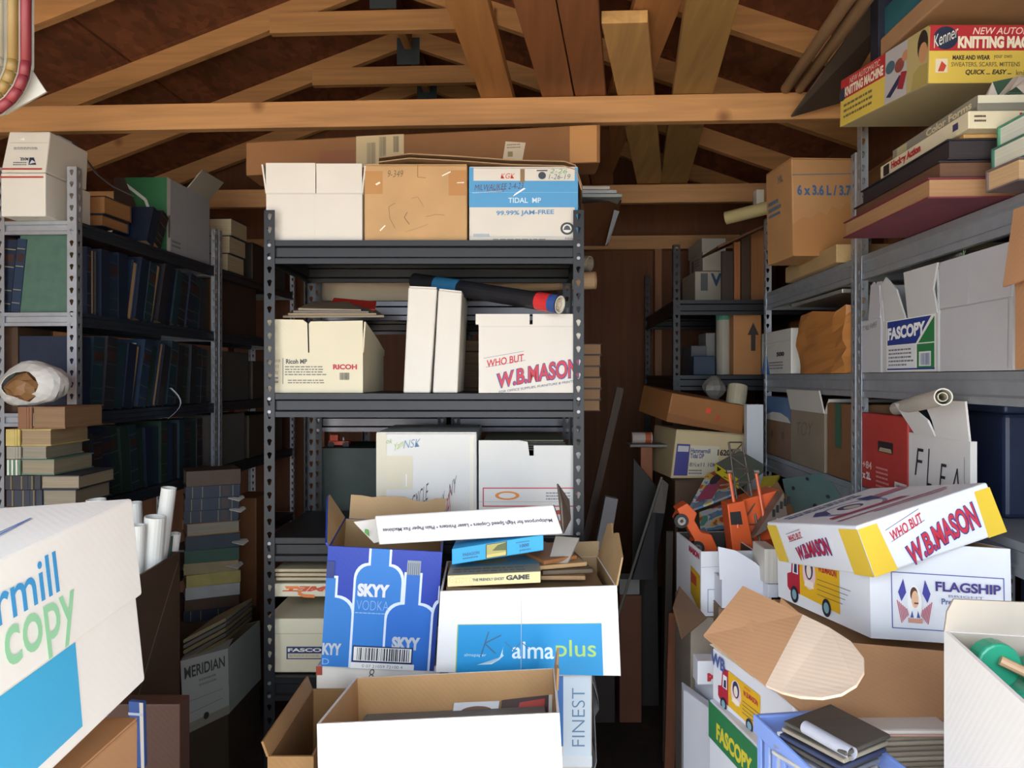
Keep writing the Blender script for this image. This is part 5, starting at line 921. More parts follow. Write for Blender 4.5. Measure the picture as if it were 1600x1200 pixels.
# back right corner unit
def fb(l, x0, x1, y0, Z, d, zb, mat, n='cardboard_box', **k): return carton(n, l, 'box', fbase(x0, x1, y0, Z, d, zb), mat, **k)
fb('white carton lettered V, lower of two at the back right corner', 1086, 1130, 424, 4.0, .3, 1.702, M('#c8c0b0', 'white'), seam=False, prints={'front': [('t', 'V', .55, .62, .95, .95, '#3a5a86', {'b': .04}), ('r', .2, .5, .45, .95, '#6a6c70')]})
fb('white lidded carton topmost at the back right corner', 1098, 1132, 374, 4.0, .3, W(1100, 424, 4.0).z+.002, M('#b8b2a6', 'white'), seam=False, lid=.4, prints={'left': [('r', .2, .1, .35, .5, '#55585c'), ('fine', .4, .2, .8, .5, 3, '#777')]})
fb('tan carton with an upward arrow at the back of the right aisle', 1146, 1190, 478, 3.52, .3, 1.362, M('#b07a48', 'card'), prints={'front': [('p', [(.62, .35), (.62, .58), (.5, .58), (.7, .76), (.9, .58), (.78, .58), (.78, .35)], '#3a3430')]})
slab('paint_pail', 'pale paper-wrapped pail with green rim beside the arrow carton', 'pail', fbase(1119, 1141, 484, 3.62, .12, 1.362), M('#a09a8c', 'white'), {'front': [('r', 0, .84, 1, .95, '#4a8a7a'), ('fine', .1, .4, .9, .75, 3, '#6a665c'), ('r', .3, .12, .5, .25, '#6a625a'), ('r', .7, .12, .85, .25, '#6a625a')]}) if False else None
pc_ = W(1131, 580, 3.62); t = thing('paint_pail', 'pale labelled pail with a green rim beside the arrow carton', 'pail', (pc_.x, pc_.y, 1.362)); mb = MB(); mb.tube((pc_.x, pc_.y, 1.364), (pc_.x, pc_.y, 1.62), .036, M('#a09a8c', 'white'), n=18); mb.build('body', t, t.location, smooth=False)
mb = MB(); mb.tube((pc_.x, pc_.y, 1.62), (pc_.x, pc_.y, 1.645), .038, M('#4a8a7a', 'white'), n=18); mb.build('lid', t, t.location)
for i, (x0, x1, y0, c, l) in enumerate(((1128, 1146, 392, '#3a2c22', 'dark upright board at the back of the right aisle'), (1147, 1157, 378, '#a8683a', 'narrow orange-tan upright board at the back of the right aisle'), (1158, 1172, 362, '#4a3626', 'dark brown upright board second from the right at the back'), (1173, 1196, 360, '#a06a40', 'wide tan upright board at the back of the right aisle'))):
    slab('upright_board', l, 'board', fbase(x0, x1, y0, 3.55+.03*i, .02, 1.702), M(c, 'woodz'))
slab('cardboard_sheet', 'brown cardboard sheet lying over the upright boards at the back right', 'cardboard', fvec(W(1122, 388, 3.46), W(1200, 352, 3.46)-W(1122, 388, 3.46), FWD*.3, (0, 0, .012)), M('#6a4428', 'card'))
lt = W(1134, 341, 3.56); roll('cream roll of paper lying crosswise at the top of the back right unit', lt, W(1210, 322, 3.45), .030, M('#d2c08a', 'white'), rin=.012)
slab('paper_cup', 'white block standing above the cream roll at the back right', 'block', fbase(1182, 1194, 296, 3.47, .05, W(1182, 318, 3.47).z), M('#d8d2c4', 'white'))
fb('grey box low in the dark back right corner', 1080, 1104, 540, 3.7, .2, 1.362, M('#5c5c60', 'card'), seam=False)
fb('small white box in front of the dark back right corner', 1103, 1118, 520, 3.72, .15, 1.362, M('#7f7c78', 'white'), seam=False)
fb('dark blue box on the back right unit, half hidden by the pail', 1084, 1118, 556, 3.58, .1, 1.362, M('#2a3c50', 'card'), seam=False)
# ================================================================ RIGHT AISLE PILE
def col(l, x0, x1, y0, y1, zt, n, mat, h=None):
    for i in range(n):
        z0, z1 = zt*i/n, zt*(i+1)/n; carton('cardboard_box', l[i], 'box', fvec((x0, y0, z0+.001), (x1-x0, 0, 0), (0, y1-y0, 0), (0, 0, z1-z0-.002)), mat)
HZ = W(1050, 745, 3.2).z
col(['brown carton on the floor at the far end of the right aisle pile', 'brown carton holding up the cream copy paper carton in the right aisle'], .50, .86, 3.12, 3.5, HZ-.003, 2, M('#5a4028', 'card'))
H16 = fq((1048, 745, 3.15), (1165, 734, 3.15), (1167, 679, 3.15), (1057, 672, 3.15), .33, ang=5)
for i in (0, 1, 4, 5): H16.c[i].z = HZ
carton('cardboard_box', 'cream carton numbered 16200 with a purple label in the right aisle', 'box', H16, M('#cfb88c', 'white'), seam=True,
       prints={'front': [('r', .03, .06, .215, .72, '#3f3a86'), ('r', .05, .56, .2, .68, '#c8c2c4'), ('r', .22, .05, .62, .7, '#d2c8b0'), ('t', 'Hammermill', .23, .54, .5, .64, '#4a4a86', {'b': .03}), ('t', 'Tidal DP', .23, .43, .42, .53, '#4a4a86', {'b': .03}), ('t', '8½x11 10M', .23, .25, .6, .34, '#6a6472', {'b': .02}), ('fine', .23, .08, .42, .2, 2, '#6a6472'), ('t', '16200', .60, .50, .82, .64, '#3a3430', {'b': .05})]})
BF = ffit((.579, 3.259, 1.162), (5.6, 9.7, 16.1), (.335, .30, .116), .995)
carton('cardboard_box', 'flat brown carton with an orange sticker tilted on the cream carton', 'box', BF, M('#9a6638', 'card'), seam=False, prints={'front': [('r', .47, .52, .53, .7, '#e8503a'), ('r', .62, .34, .66, .5, '#c04a30'), ('p', [(.0, .0), (1, 0), (1, .12), (0, .3)], '#8a5a34')]})
roll('roll of clear packing film standing on the brown stickered carton', W(1149, 634, 3.16), W(1153, 603, 3.18), .040, M('#a8a088', 'white'), rin=.026, inner=M('#c0a890', 'card'), name='film_roll')
mb = MB(); R = random.Random(2); bc = W(1116, 606, 3.28); n = 10
for j in range(5):
    for i in range(n):
        f = lambda a, b: bc+RGT*(math.cos(2*math.pi*(a % n)/n)*.048*math.sin(math.pi*(b+.4)/5.8)*(1+.15*math.sin(a*2.1+b)))+FWD*(math.sin(2*math.pi*(a % n)/n)*.04*math.sin(math.pi*(b+.4)/5.8))+Vector((0, 0, (b/5-.5)*.1)); mb.face([f(i, j), f(i+1, j), f(i+1, j+1), f(i, j+1)], M('#77736e', 'cloth', .4))
o = mb.build('plastic_bag', None, bc, solid=.002); o.location = bc; tag(o, 'small knotted grey plastic bag behind the film roll', 'bag')
slab('foam_sheet', 'blank white panel standing between the aisle pile and the shelf post', 'panel', fbase(1167, 1193, 632, 3.02, .04, .002), M('#c9cace', 'white'))
c_ = W(1000, 684, 3.3); t = thing('can', 'red and white can lying on the ledge left of the cream carton', 'can', c_); mb = MB(); mb.tube(c_-RGT*.035, c_+RGT*.05, .024, M('#b0a49c', 'white'), n=14); mb.build('body', t, c_)
mb = MB(); mb.tube(c_-RGT*.036, c_-RGT*.034, .017, M('#b04a3a'), n=14); mb.build('end_disc', t, c_); mb = MB(); mb.tube(c_+RGT*.02, c_+RGT*.045, .0246, M('#a8502f'), n=14, cap=False); mb.build('label_band', t, c_)
slab('shelf_board', 'grey board ledge holding the red and white can', 'board', fvec(c_-RGT*.05+FWD*-.05+Vector((0, 0, -.036)), RGT*.16, FWD*.12, (0, 0, .011)), M('#77706a', 'woodx'))
slab('wooden_block', 'orange-brown wooden block under the ledge in the right aisle', 'block', fvec((c_.x-.0, c_.y-.03, .001), RGT*.05, FWD*.06, (0, 0, c_.z-.038)), M('#8a4f2a', 'woodz'))
# support for the toys
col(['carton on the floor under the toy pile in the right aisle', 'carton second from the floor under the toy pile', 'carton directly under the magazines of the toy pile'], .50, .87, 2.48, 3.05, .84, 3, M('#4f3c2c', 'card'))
def sheetq(name, l, cat, q, t_, mat, prints=None, group=None):
    n = (q[1]-q[0]).cross(q[3]-q[0]).normalized(); fr = Frame([q[0]-n*t_, q[1]-n*t_, q[1], q[0], q[3]-n*t_, q[2]-n*t_, q[2], q[3]])
    return slab(name, l, cat, fr, mat, {'top': prints} if prints else {}, group=group)
COMIC = M('#8a8f98', 'print', .5)
sheetq('magazine', 'comic magazine with pink and blue cover, upper on the aisle pile', 'magazine', [W(1072, 800, 2.62), W(1150, 770, 2.6), W(1152, 728, 2.85), W(1105, 738, 2.85)], .008, COMIC, [('p', [(.1, .2), (.5, .1), (.6, .5), (.2, .6)], '#a84a68'), ('p', [(.5, .5), (.9, .4), (.9, .9), (.6, .9)], '#b8503c'), ('e', .4, .7, .15, .15, '#3a3a44')])
sheetq('magazine', 'comic magazine with green and blue cover, lower on the aisle pile', 'magazine', [W(1094, 828, 2.55), W(1150, 822, 2.5), W(1150, 780, 2.62), W(1092, 800, 2.66)], .008, COMIC, [('p', [(.0, .2), (.5, .1), (.5, .6), (.1, .7)], '#5a9a8a'), ('p', [(.5, .4), (.95, .4), (.9, .9), (.55, .9)], '#4a78a8'), ('r', .1, .7, .5, .9, '#c8c4c8')])
YB = fq((1118, 738, 2.66), (1155, 764, 2.48), (1154, 748, 2.48), (1118, 724, 2.66), .22, ang=-38, dz=.03)
slab('game_box', 'grey-green game box with a bright yellow side, tilted on the comics', 'game', YB, M('#6a7468', 'white'), {'front': [('r', 0, 0, 1, 1, '#d8c62a'), ('p', [(.08, .1), (.3, .2), (.28, .8), (.1, .85)], '#2c2c20'), ('p', [(.38, .1), (.6, .3), (.55, .85), (.4, .75)], '#3a3820'), ('p', [(.72, .1), (.85, .2), (.8, .9)], '#2c2c20')], 'top': [('e', .3, .5, .05, .05, '#55605a'), ('e', .7, .5, .04, .04, '#b04a30')]})
sheetq('yellow_booklet', 'small bright yellow booklet behind the orange crane', 'booklet', [W(1186, 764, 2.55), W(1210, 758, 2.55), W(1218, 742, 2.7), W(1192, 744, 2.7)], .01, M('#c8bc2a', 'white'))
sheetq('foam_board', 'teal pegged board with round holes lying tilted behind the large white lidded carton', 'board', [W(1236, 826, 2.30), W(1330, 800, 2.25), W(1290, 738, 2.5), W(1222, 748, 2.55)], .02, M('#5c7a78', 'plain', .5), [('e', .2, .75, .035, .045, '#3a3a3e'), ('e', .55, .9, .035, .045, '#3a3a3e'), ('e', .5, .3, .035, .045, '#3a2c30'), ('e', .78, .42, .035, .045, '#3a3a3e')])
sheetq('cardboard_strip', 'tan cardboard strip between the orange crane and the teal board', 'cardboard', [W(1222, 835, 2.3), W(1248, 812, 2.3), W(1215, 752, 2.45), W(1202, 762, 2.45)], .006, M('#8a6a4a', 'card'))
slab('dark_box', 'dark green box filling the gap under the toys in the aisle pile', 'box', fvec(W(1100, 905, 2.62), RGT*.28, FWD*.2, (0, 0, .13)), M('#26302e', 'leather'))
# white W.B. Mason carton holding the orange car
S1 = ffit((.59, 2.809, .539), (1.5, -.3, 6.8), (.19, .295, .222), .80)
lb = S1.c[0].z-.004
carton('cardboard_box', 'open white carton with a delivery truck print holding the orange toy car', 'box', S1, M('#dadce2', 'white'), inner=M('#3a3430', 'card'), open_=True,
       prints={'left': [('p', [(.62, .22), (.98, .05), (.98, .62), (.62, .66)], '#c8a028'), ('p', [(.62, .4), (.85, .4), (.85, .55), (.62, .58)], '#b04a30'), ('t', 'MASON', .55, .86, .95, .96, '#b8324a', {'b': .06})], 'front': [('l', [(0, .76), (1, .78)], .001, '#8a90b0'), ('o', .12, .06, 1.0, .42, .0015, '#4a5a9a'), ('p', [(.3, .38), (.5, .34), (.42, .24), (.25, .3)], '#4a3a9a')] + [('l', [(.25+.09*i, .26-.02*i), (.36+.06*i, .1)], .002, '#b85a6a') for i in range(4)] + [('e', .8, .22, .14, .12, '#c8b8a4'), ('e', .8, .26, .1, .06, '#3a3230')]})
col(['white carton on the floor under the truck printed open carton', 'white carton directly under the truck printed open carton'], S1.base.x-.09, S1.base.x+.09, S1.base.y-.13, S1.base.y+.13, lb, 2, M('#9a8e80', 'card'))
ORM = M('#d0592a', 'plain', .35); ORD_ = M('#a8441f', 'plain', .4); CHR = M('#d8d4cc', 'plain', .25, .9); BLK = M('#1c1c1e', 'plain', .5)
cp = W(1077, 832, 2.27); ex = (RGT*.45-Vector((0, 0, .9))).normalized(); ey = Vector((0, 0, 1)).cross(ex).normalized(); ez = ex.cross(ey)
ex, ez = (RGT*.5+Vector((0, 0, -.86))).normalized(), None; ey = FWD; ez = ey.cross(ex)*-1
car = thing('toy_car', 'orange metal toy car standing nose up in the white carton', 'toy car', cp)
cf = lambda x, y, z: cp+ex*x+ey*y+ez*z
mb = MB(); prof = [(-.085, .0), (-.085, .035), (-.045, .045), (-.03, .028), (.01, .028), (.03, .05), (.075, .045), (.085, .02), (.085, 0), (.06, 0), (.05, -.018), (.03, -.018), (.02, 0), (-.03, 0), (-.04, -.018), (-.06, -.018), (-.07, 0)]
mb.prism([cf(x, -.03, z) for x, z in prof], ey*.06, ORM); mb.build('car_body', car, cp, bevel=.003)
for x in (-.05, .042):
    mb = MB(); mb.tube(cf(x, -.034, -.006), cf(x, -.016, -.006), .021, BLK, n=16); w_ = mb.build('wheel', car, cp); mb = MB(); mb.tube(cf(x, -.037, -.006), cf(x, -.0335, -.006), .012, CHR, n=14, rin=.005, inner=CHR); h_ = mb.build('hub', w_); h_.location = (0, 0, 0); h_.data.transform(Matrix.Translation(-cp))
mb = MB(); mb.box(.084, -.03, .0, .09, .03, .01, CHR, cf); mb.build('bumper', car, cp)
# orange toy crane
kp = W(1184, 874, 2.2); t = thing('toy_excavator', 'orange toy excavator with a lattice arm and grey toothed bucket on the pile', 'toy', kp); kf = lambda x, y, z: kp+RGT*(x*1.25)+FWD*y+Vector((0, 0, z*1.5 if z < .13 else .195+(z-.13)*.85))
mb = MB(); mb.hexa([kf(*q) for q in ((-.055, 0, .0), (-.005, 0, .005), (-.005, .07, .005), (-.055, .07, 0), (-.07, 0, .105), (-.03, 0, .112), (-.03, .07, .112), (-.07, .07, .105))], ORM); cab = mb.build('cab', t, kp, bevel=.003)
mb = MB(); mb.hexa([kf(*q) for q in ((-.061, -.002, .066), (-.035, -.002, .067), (-.035, .002, .067), (-.061, .002, .066), (-.064, -.002, .09), (-.04, -.002, .092), (-.04, .002, .092), (-.064, .002, .09))], BLK); wv = mb.build('window', cab); wv.data.transform(Matrix.Translation(-kp))
mb = MB(); mb.hexa([kf(*q) for q in ((-.02, .03, .0), (.095, .03, .0), (.095, .12, 0), (-.02, .12, 0), (-.03, .03, .11), (.06, .03, .13), (.05, .12, .13), (-.02, .12, .11))], ORM); mb.build('engine_cover', t, kp, bevel=.004)
mb = MB(); mb.hexa([kf(*q) for q in ((.0, -.05, -.02), (.10, -.05, -.02), (.10, .06, -.02), (-.0, .06, -.02), (.0, -.05, .03), (.09, -.05, .042), (.09, .06, .042), (0, .06, .03))], ORD_); mb.build('tipper', t, kp, bevel=.003)
ARM = M('#4a4038', 'plain', .4)
for s_ in (-1, 1):
    mb = MB(); mb.tube(kf(-.012+.020*s_, .0, .02), kf(-.028+.016*s_, .1, .285), .0032, ARM, n=6); mb.build('arm_rail', t, kp)
for i in range(7):
    a, b = i/6, min(1, (i+.9)/6); z = lambda q, s_: kf(-.012-.016*q+(.020-.004*q)*s_, .1*q, .02+.265*q); mb = MB(); mb.tube(z(a, -1), z(a, 1), .0022, ARM, n=6); mb.tube(z(a, -1 if i % 2 else 1), z(b, 1 if i % 2 else -1), .0022, ARM, n=6); mb.build('arm_brace', t, kp)
mb = MB(); mb.box(-.038, .088, .255, .0-.018, .1, .262, ARM, kf); mb.build('arm_head', t, kp)
for x in (-.045, .018):
    mb = MB(); mb.tube(kf(x, .0, .06), kf(x-.012, .04, .19), .005, ORM, n=8); mb.build('hydraulic_ram', t, kp)
    mb = MB(); mb.tube(kf(x-.018, .038, .19), kf(x-.006, .038, .19), .006, CHR, n=8); mb.build('ram_pin', t, kp)
BKM = M('#7a6c62', 'metal', .5, .4)
mb = MB(); mb.hexa([kf(*q) for q in ((-.018, -.03, .045), (.06, -.03, .085), (.062, .02, .08), (-.016, .02, .04), (.015, -.03, .085), (.05, -.03, .13), (.05, .02, .13), (.015, .02, .085))], BKM); bk_ = mb.build('bucket', t, kp)
for i in range(5):
    q = i/4; mb = MB(); p0 = (.022+.034*q*1.0, -.033, .093+.036*q-.012*q*q); mb.box(p0[0]+.003, p0[1], p0[2]-.012+.004, p0[0]+.009, p0[1]+.004, p0[2]+.006, BLK, kf); tt = mb.build('bucket_tooth', bk_); tt.data.transform(Matrix.Translation(-kp))
mb = MB(); mb.hexa([kf(*q) for q in ((.068, -.055, .03), (.076, -.055, .03), (.076, -.05, .03), (.068, -.05, .03), (.058, -.055, .075), (.068, -.055, .075), (.068, -.05, .075), (.058, -.05, .075))], CHR); mb.build('chrome_bracket', t, kp)
# torn white cartons in front of the toys
W2 = fvec(Vector((*W(1128, 950, 2.02).xy, W(1128, 950, 2.02).z)), RGT*.13, FWD*.075, (0, 0, .075))
carton('cardboard_box', 'white carton with a torn bent side below the orange excavator', 'box', W2, M('#d4d6e0', 'white'), inner=M('#a8a49c', 'white'), open_=True,
       flaps=[dict(side='front', ln=.085, ang=-6, outline=[(-.05, 0), (1, 0), (.95, .12), (.7, .5), (.3, .88), (-.06, 1)], label='torn bent flap')])
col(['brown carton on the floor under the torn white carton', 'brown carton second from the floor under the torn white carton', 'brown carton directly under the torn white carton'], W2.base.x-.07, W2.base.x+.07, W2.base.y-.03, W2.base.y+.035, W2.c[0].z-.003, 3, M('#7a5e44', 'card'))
slab('paper_block', 'white block of papers standing beside the large white lidded carton', 'papers', fpx(1195, 858, 1216, 912, 1.98, .1), M('#d8d4cc', 'pages'))
slab('white_box', 'small white box under the paper block beside the large lidded carton', 'box', fpx(1200, 913, 1216, 934, 1.98, .1), M('#d2d4de', 'white'))
# the big lidded carton
LDF = ffit((.773, 1.841, .949), (-10.1, -16, 10.5), (.307, .451, .107), .9)
a = W(1361, 997, 1.458); b = W(1582, 1012, 1.44); c = W(1216, 932, 1.818)
BSF = fvec(a, b-a, c-a, (-.004, 0, .185))
big = carton('lidded_paper_carton', 'large white carton with a tilted yellow-cornered lid on the right pile', 'box', BSF, M('#e4e8f0', 'white'), open_=True,
       prints={'left': truck(.12, .06, .74, .70), 'front': [('o', .15, .12, .95, .70, .0018, '#5a64a4')] + flagman(.185, .14, .44, .66) + [('t', 'FLAGSHIP', .46, .53, .92, .63, '#4a3f86', {'b': .03}), ('t', 'BRIGHT', .55, .475, .80, .50, '#8a8ab0'), ('t', 'Premium Bright', .50, .38, .86, .46, '#5a6a9c', {'b': .02}), ('t', 'Copy Paper', .54, .305, .82, .385, '#5a6a9c', {'b': .02}), ('t', 'White', .52, .16, .68, .22, '#5a6a9c')]})
ld = MB(); ld.box(0, 0, 0, 1, 1, 1, M('#e8ecf4', 'white'), LDF); ldo = ld.build('lid', big, big.location, bevel=.004)
YC = '#e8c640'
decal(LDF, 'front', [('p', [(.0, .0), (.17, .0), (.14, .93), (.0, .93)], YC), ('p', [(.86, .0), (1, .0), (1, .9), (.88, .9)], YC)] + mason(.18, .08, .84, .92, pink=True), big)
decal(LDF, 'left', [('r', 0, .04, .13, .93, YC), ('r', .83, 0, 1, .93, YC)] + mason(.22, .22, .68, .86), big)
decal(LDF, 'top', [('e', .42, .52, .24, .20, '#8a90b4'), ('e', .42, .52, .21, .17, '#e8ecf4'), ('e', .42, .55, .09, .09, '#3a4070'), ('e', .42, .53, .055, .06, '#d8cec4'), ('p', [(.1, .34), (.7, .3), (.68, .36), (.12, .4)], '#b04a62'), ('l', [(.06, .24), (.9, .2)], .009, '#b04a62'), ('l', [(.3, .18), (.85, .15)], .006, '#a0405a'), ('fine', .08, .78, .8, .9, 2, '#4a5088'), ('p', [(.7, .56), (.95, .56), (.95, .66), (.72, .66)], '#c87a8c'), ('p', [(.14, .6), (.24, .7), (.3, .66), (.22, .5)], '#4a5088'), ('p', [(.62, .72), (.72, .68), (.66, .5), (.58, .56)], '#4a5088')], big)
# open tan carton under it, with one rounded flap folded towards the aisle
tz = min(p.z for p in BSF.c)-.006
T0 = W(1290, 1010, 1.44); TF = fvec((T0.x+.07, T0.y+.05, tz-.2), RGT*.30, FWD*.38-RGT*.03, (0, 0, .198))
tan = carton('cardboard_box', 'big tan carton with a rounded flap beneath the large lidded carton', 'box', TF, M('#b58d66', 'card'), inner=M('#b58d66', 'card'), seam=False)
q = [W(1220, 935, 1.46), W(1300, 1003, 1.37), W(1490, 1020, 1.35), W(1490, 1128, 1.26), W(1262, 1122, 1.26), W(1190, 1060, 1.32)]
m_ = MB(); plate(m_, q, (q[1]-q[0]).cross(q[-1]-q[0]).normalized(), .005, M('#b48a64', 'card')); fo = m_.build('front_flap', tan, tan.location); fo['label'] = 'broad tan flap hanging forward'
P3 = lambda x, y: W(x, y, 1.31-(x-1100)*.0005-(y-915)*.0012)
ar = [P3(1161, 917), P3(1255, 962)]; ar2 = [P3(1255, 962)]
bez = [(1255, 962), (1296, 982), (1330, 1004), (1350, 1030), (1350, 1052), (1338, 1072), (1315, 1086), (1285, 1092), (1250, 1090), (1222, 1083), (1197, 1072)]
q = [P3(1161, 917), P3(1255, 962), P3(1197, 1072), P3(1100, 994)]; nn = (q[1]-q[0]).cross(q[3]-q[0]).normalized(); m_ = MB(); plate(m_, q, nn, .005, M('#b08662', 'card')); f1 = m_.build('rounded_flap', tan, tan.location); f1['label'] = 'rounded flap folded towards the aisle'
q = [P3(*z) for z in bez]; m_ = MB(); plate(m_, q, nn, .005, M('#d9c3ae', 'card')); f2 = m_.build('flap_tip', f1); f2.data.transform(Matrix.Translation(-Vector(tan.location))); f2['label'] = 'pale rounded flap tip'
q = [P3(1122, 1002), P3(1186, 1046), P3(1176, 1056), P3(1108, 1004)]; m_ = MB(); plate(m_, [p-nn*(-.004 if nn.y > 0 else .004)*1 for p in q], nn, .001, M('#b8ab94', 'white', .35)); tpz = m_.build('tape_strip', f1); tpz.data.transform(Matrix.Translation(-Vector(tan.location)))
# cartons under the tan one, showing their sides to the aisle
def lowb(l, fl, fr, h, d, prints, lid=None, mat=M('#dfe1ea', 'white')):
    a, b = W(*fl), W(*fr); b.z = a.z; u = (b-a); w_ = Vector((-u.y, u.x, 0)).normalized()*d; z = Vector((0, 0, -h)); f = Frame([a+z, b+z, b, a, a+z+w_, b+z+w_, b+w_, a+w_])
    return carton('cardboard_box', l, 'box', f, mat, seam=False, prints=prints, lid=lid), f
r, f1_ = lowb('white carton with a delivery truck print under the rounded tan flap', (1113, 1012, 1.70), (1240, 1108, 1.40), .12, .13, {'front': truck(.08, .08, .66, .8) + [('t', 'WB', .0, .72, .2, .95, '#4a5a9a', {'b': .03})]})
r, f2_ = lowb('carton with a green band in yellow letters at the lower right', (1108, 1092, 1.69), (1196, 1160, 1.44), .24, .13, {'front': [('r', 0, .66, 1, .99, '#2a7a48'), ('t', 'FASCOPY', .16, .71, .80, .86, '#d8c83a', {'b': .05})] + truck(.32, .02, .98, .6)})
for i, (f, l) in enumerate(((f2_, 'plain white carton low in the right pile under the green banded carton'), (f2_, 'plain white carton on the floor at the bottom of the right pile'))):
    z1 = f2_.c[0].z-.002; h = z1/2; g = [Vector((p.x, p.y, 0)) for p in f2_.c]; z0 = z1-h*(i+1)+.001; carton('cardboard_box', l, 'box', Frame([Vector((p.x, p.y, z0 if k in (0, 1, 4, 5) else z0+h-.002)) for k, p in enumerate(g)]), M('#cfcfd6', 'white'), seam=False)
z1 = tz-.203; carton('cardboard_box', 'tan carton on the floor below the big tan carton with the rounded flap', 'box', fvec((TF.c[0].x+.12, TF.c[0].y+.06, .001), RGT*.2, FWD*.3, (0, 0, z1/2)), TAN); carton('cardboard_box', 'tan carton directly below the big tan carton with the rounded flap', 'box', fvec((TF.c[0].x+.12, TF.c[0].y+.06, z1/2+.002), RGT*.2, FWD*.3, (0, 0, z1/2-.004)), TAN)
a = W(1066, 1085, 1.95); wb_ = carton('cardboard_box', 'dented white carton on the floor at the left edge of the right pile', 'box', Frame([Vector((p.x, p.y, z)) for p, z in ((W(1068, 1170, 1.9), .001), (W(1190, 1190, 1.62), .001), (W(1190, 1100, 1.62), W(1068, 1078, 1.92).z), (W(1068, 1078, 1.92), W(1068, 1078, 1.92).z))]+[Vector((p.x+.005, p.y+.06, z)) for p, z in ((W(1068, 1170, 1.9), .001), (W(1190, 1190, 1.62), .001), (W(1190, 1100, 1.62), W(1068, 1078, 1.92).z), (W(1068, 1078, 1.92), W(1068, 1078, 1.92).z))]), M('#d6d8e2', 'white'), seam=False)
r, f3_ = lowb('small white carton with red initials behind the green banded carton', (1085, 1030, 1.98), (1122, 1068, 1.84), .10, .04, {'front': [('r', 0, .3, 1, .32, '#b0b4c4')], 'right': []}, mat=M('#cdd0da', 'white'))
slab('red_label_box', 'white box end with a red M label beside the truck carton', 'box', fpx(1090, 1033, 1120, 1070, 1.84, .05), M('#d8dae2', 'white'), {'front': [('t', 'M', .5, .15, 1, .5, '#b8323a', {'b': .08})]})
sheetq('cardboard_flap', 'dark brown cardboard scrap hanging below the truck printed open carton', 'cardboard', [W(1052, 948, 2.0), W(1066, 998, 1.9), W(1105, 965, 2.0), W(1062, 915, 2.1)], .006, M('#6e5540', 'card'))
# blue basket with magazines in front
BK0 = W(1182, 1117, 1.24); BSK = thing('laundry_basket', 'pale blue slatted plastic basket holding magazines at the lower right', 'basket', BK0)
bx = (W(1300, 1180, 1.02)-BK0); bx.z = 0; by = Vector((-bx.y, bx.x, 0)).normalized()*.13; BM_ = M('#7f9be0', 'plain', .35)
bfr = Frame([BK0+Vector((0, 0, -.24)), BK0+bx+Vector((0, 0, -.24)), BK0+bx, BK0, BK0+by+Vector((0, 0, -.24)), BK0+by+bx+Vector((0, 0, -.24)), BK0+by+bx, BK0+by])
mb = MB(); mb.box(-.03, -.03, .88, 1.03, .02, 1, BM_, bfr); mb.box(-.03, .98, .88, 1.03, 1.03, 1, BM_, bfr); mb.box(-.03, .02, .88, .02, .98, 1, BM_, bfr); mb.box(.98, .02, .88, 1.03, .98, 1, BM_, bfr); mb.build('rim', BSK, BK0, bevel=.004)
mb = MB(); mb.box(0, 0, 0, 1, 1, .04, BM_, bfr); mb.build('basket_floor', BSK, BK0)
for i in range(9):
    x = .02+.115*i; mb = MB(); mb.box(x, -.005, .04, x+.055, .012, .9, BM_, bfr); mb.build('slat', BSK, BK0)
for i in range(7):
    x = .04+.15*i; mb = MB(); mb.box(-.005, x, .04, .012, x+.07, .9, BM_, bfr); mb.build('slat', BSK, BK0)
slab('crate', 'tan carton on the floor under the pale blue basket', 'box', Frame([Vector((p.x, p.y, .001 if i in (0, 1, 4, 5) else BK0.z-.243)) for i, p in enumerate(bfr.c)]), TAN)
MG = [('#c9c6c0', 'white magazine lowest in the pale blue basket'), ('#8a8f9a', 'grey-blue magazine in the pale blue basket'), ('#55504c', 'dark magazine in the middle of the pale blue basket'), ('#3c4668', 'blue covered magazine in the pale blue basket'), ('#a49c8c', 'tan edged magazine in the pale blue basket'), ('#5a5650', 'dark edged magazine topmost in the pale blue basket')]
for i, (c, l) in enumerate(MG):
    q = [p+Vector((.004*i, .003*(i % 3), .0085*i)) for p in (W(1205, 1172, 1.17), W(1300, 1228, 1.02), W(1372, 1196, 1.10), W(1280, 1142, 1.25))]
    sheetq('magazine', l, 'magazine', q, .006, M(c, 'sheets'), [('p', [(.1, .1), (.5, .1), (.5, .5), (.1, .5)], '#b84a44'), ('r', .6, .1, .9, .8, '#d2d0cc')] if i in (0, 3) else None)
roll('white rolled paper lying on the magazines of the pale blue basket', W(1258, 1136, 1.11), W(1332, 1178, 1.03), .009, M('#d6d8e4', 'white'), rin=.009)
for i in range(7):
    fr = fvec(W(1352, 1210, 1.22)+Vector((0, 0, .0085*i)), RGT*.14+FWD*.01, FWD*.18, (0, 0, .0075)); slab('folded_paper', ORD[6-i]+' from the top of the folded grey papers beside the basket', 'paper', fr, M(('#9a9286', '#8e877a', '#a59e90')[i % 3], 'sheets'), bevel=.003, group='folded papers by the basket')
fr = fvec(W(1345, 1150, 1.215), RGT*.15, FWD*.16, (0, 0, .009)); slab('bubble_envelope', 'white envelope with a pink edge lying on the folded grey papers', 'envelope', fr, M('#dcdad6', 'white'), {'front': [('r', 0, 0, 1, .3, '#c89a8c')]}, bevel=.005)
carton('cardboard_box', 'carton on the floor under the folded grey papers', 'box', fvec(Vector((*W(1352, 1210, 1.23).xy, .001)), RGT*.13, FWD*.14, (0, 0, W(1352, 1210, 1.22).z-.004)), TAN)
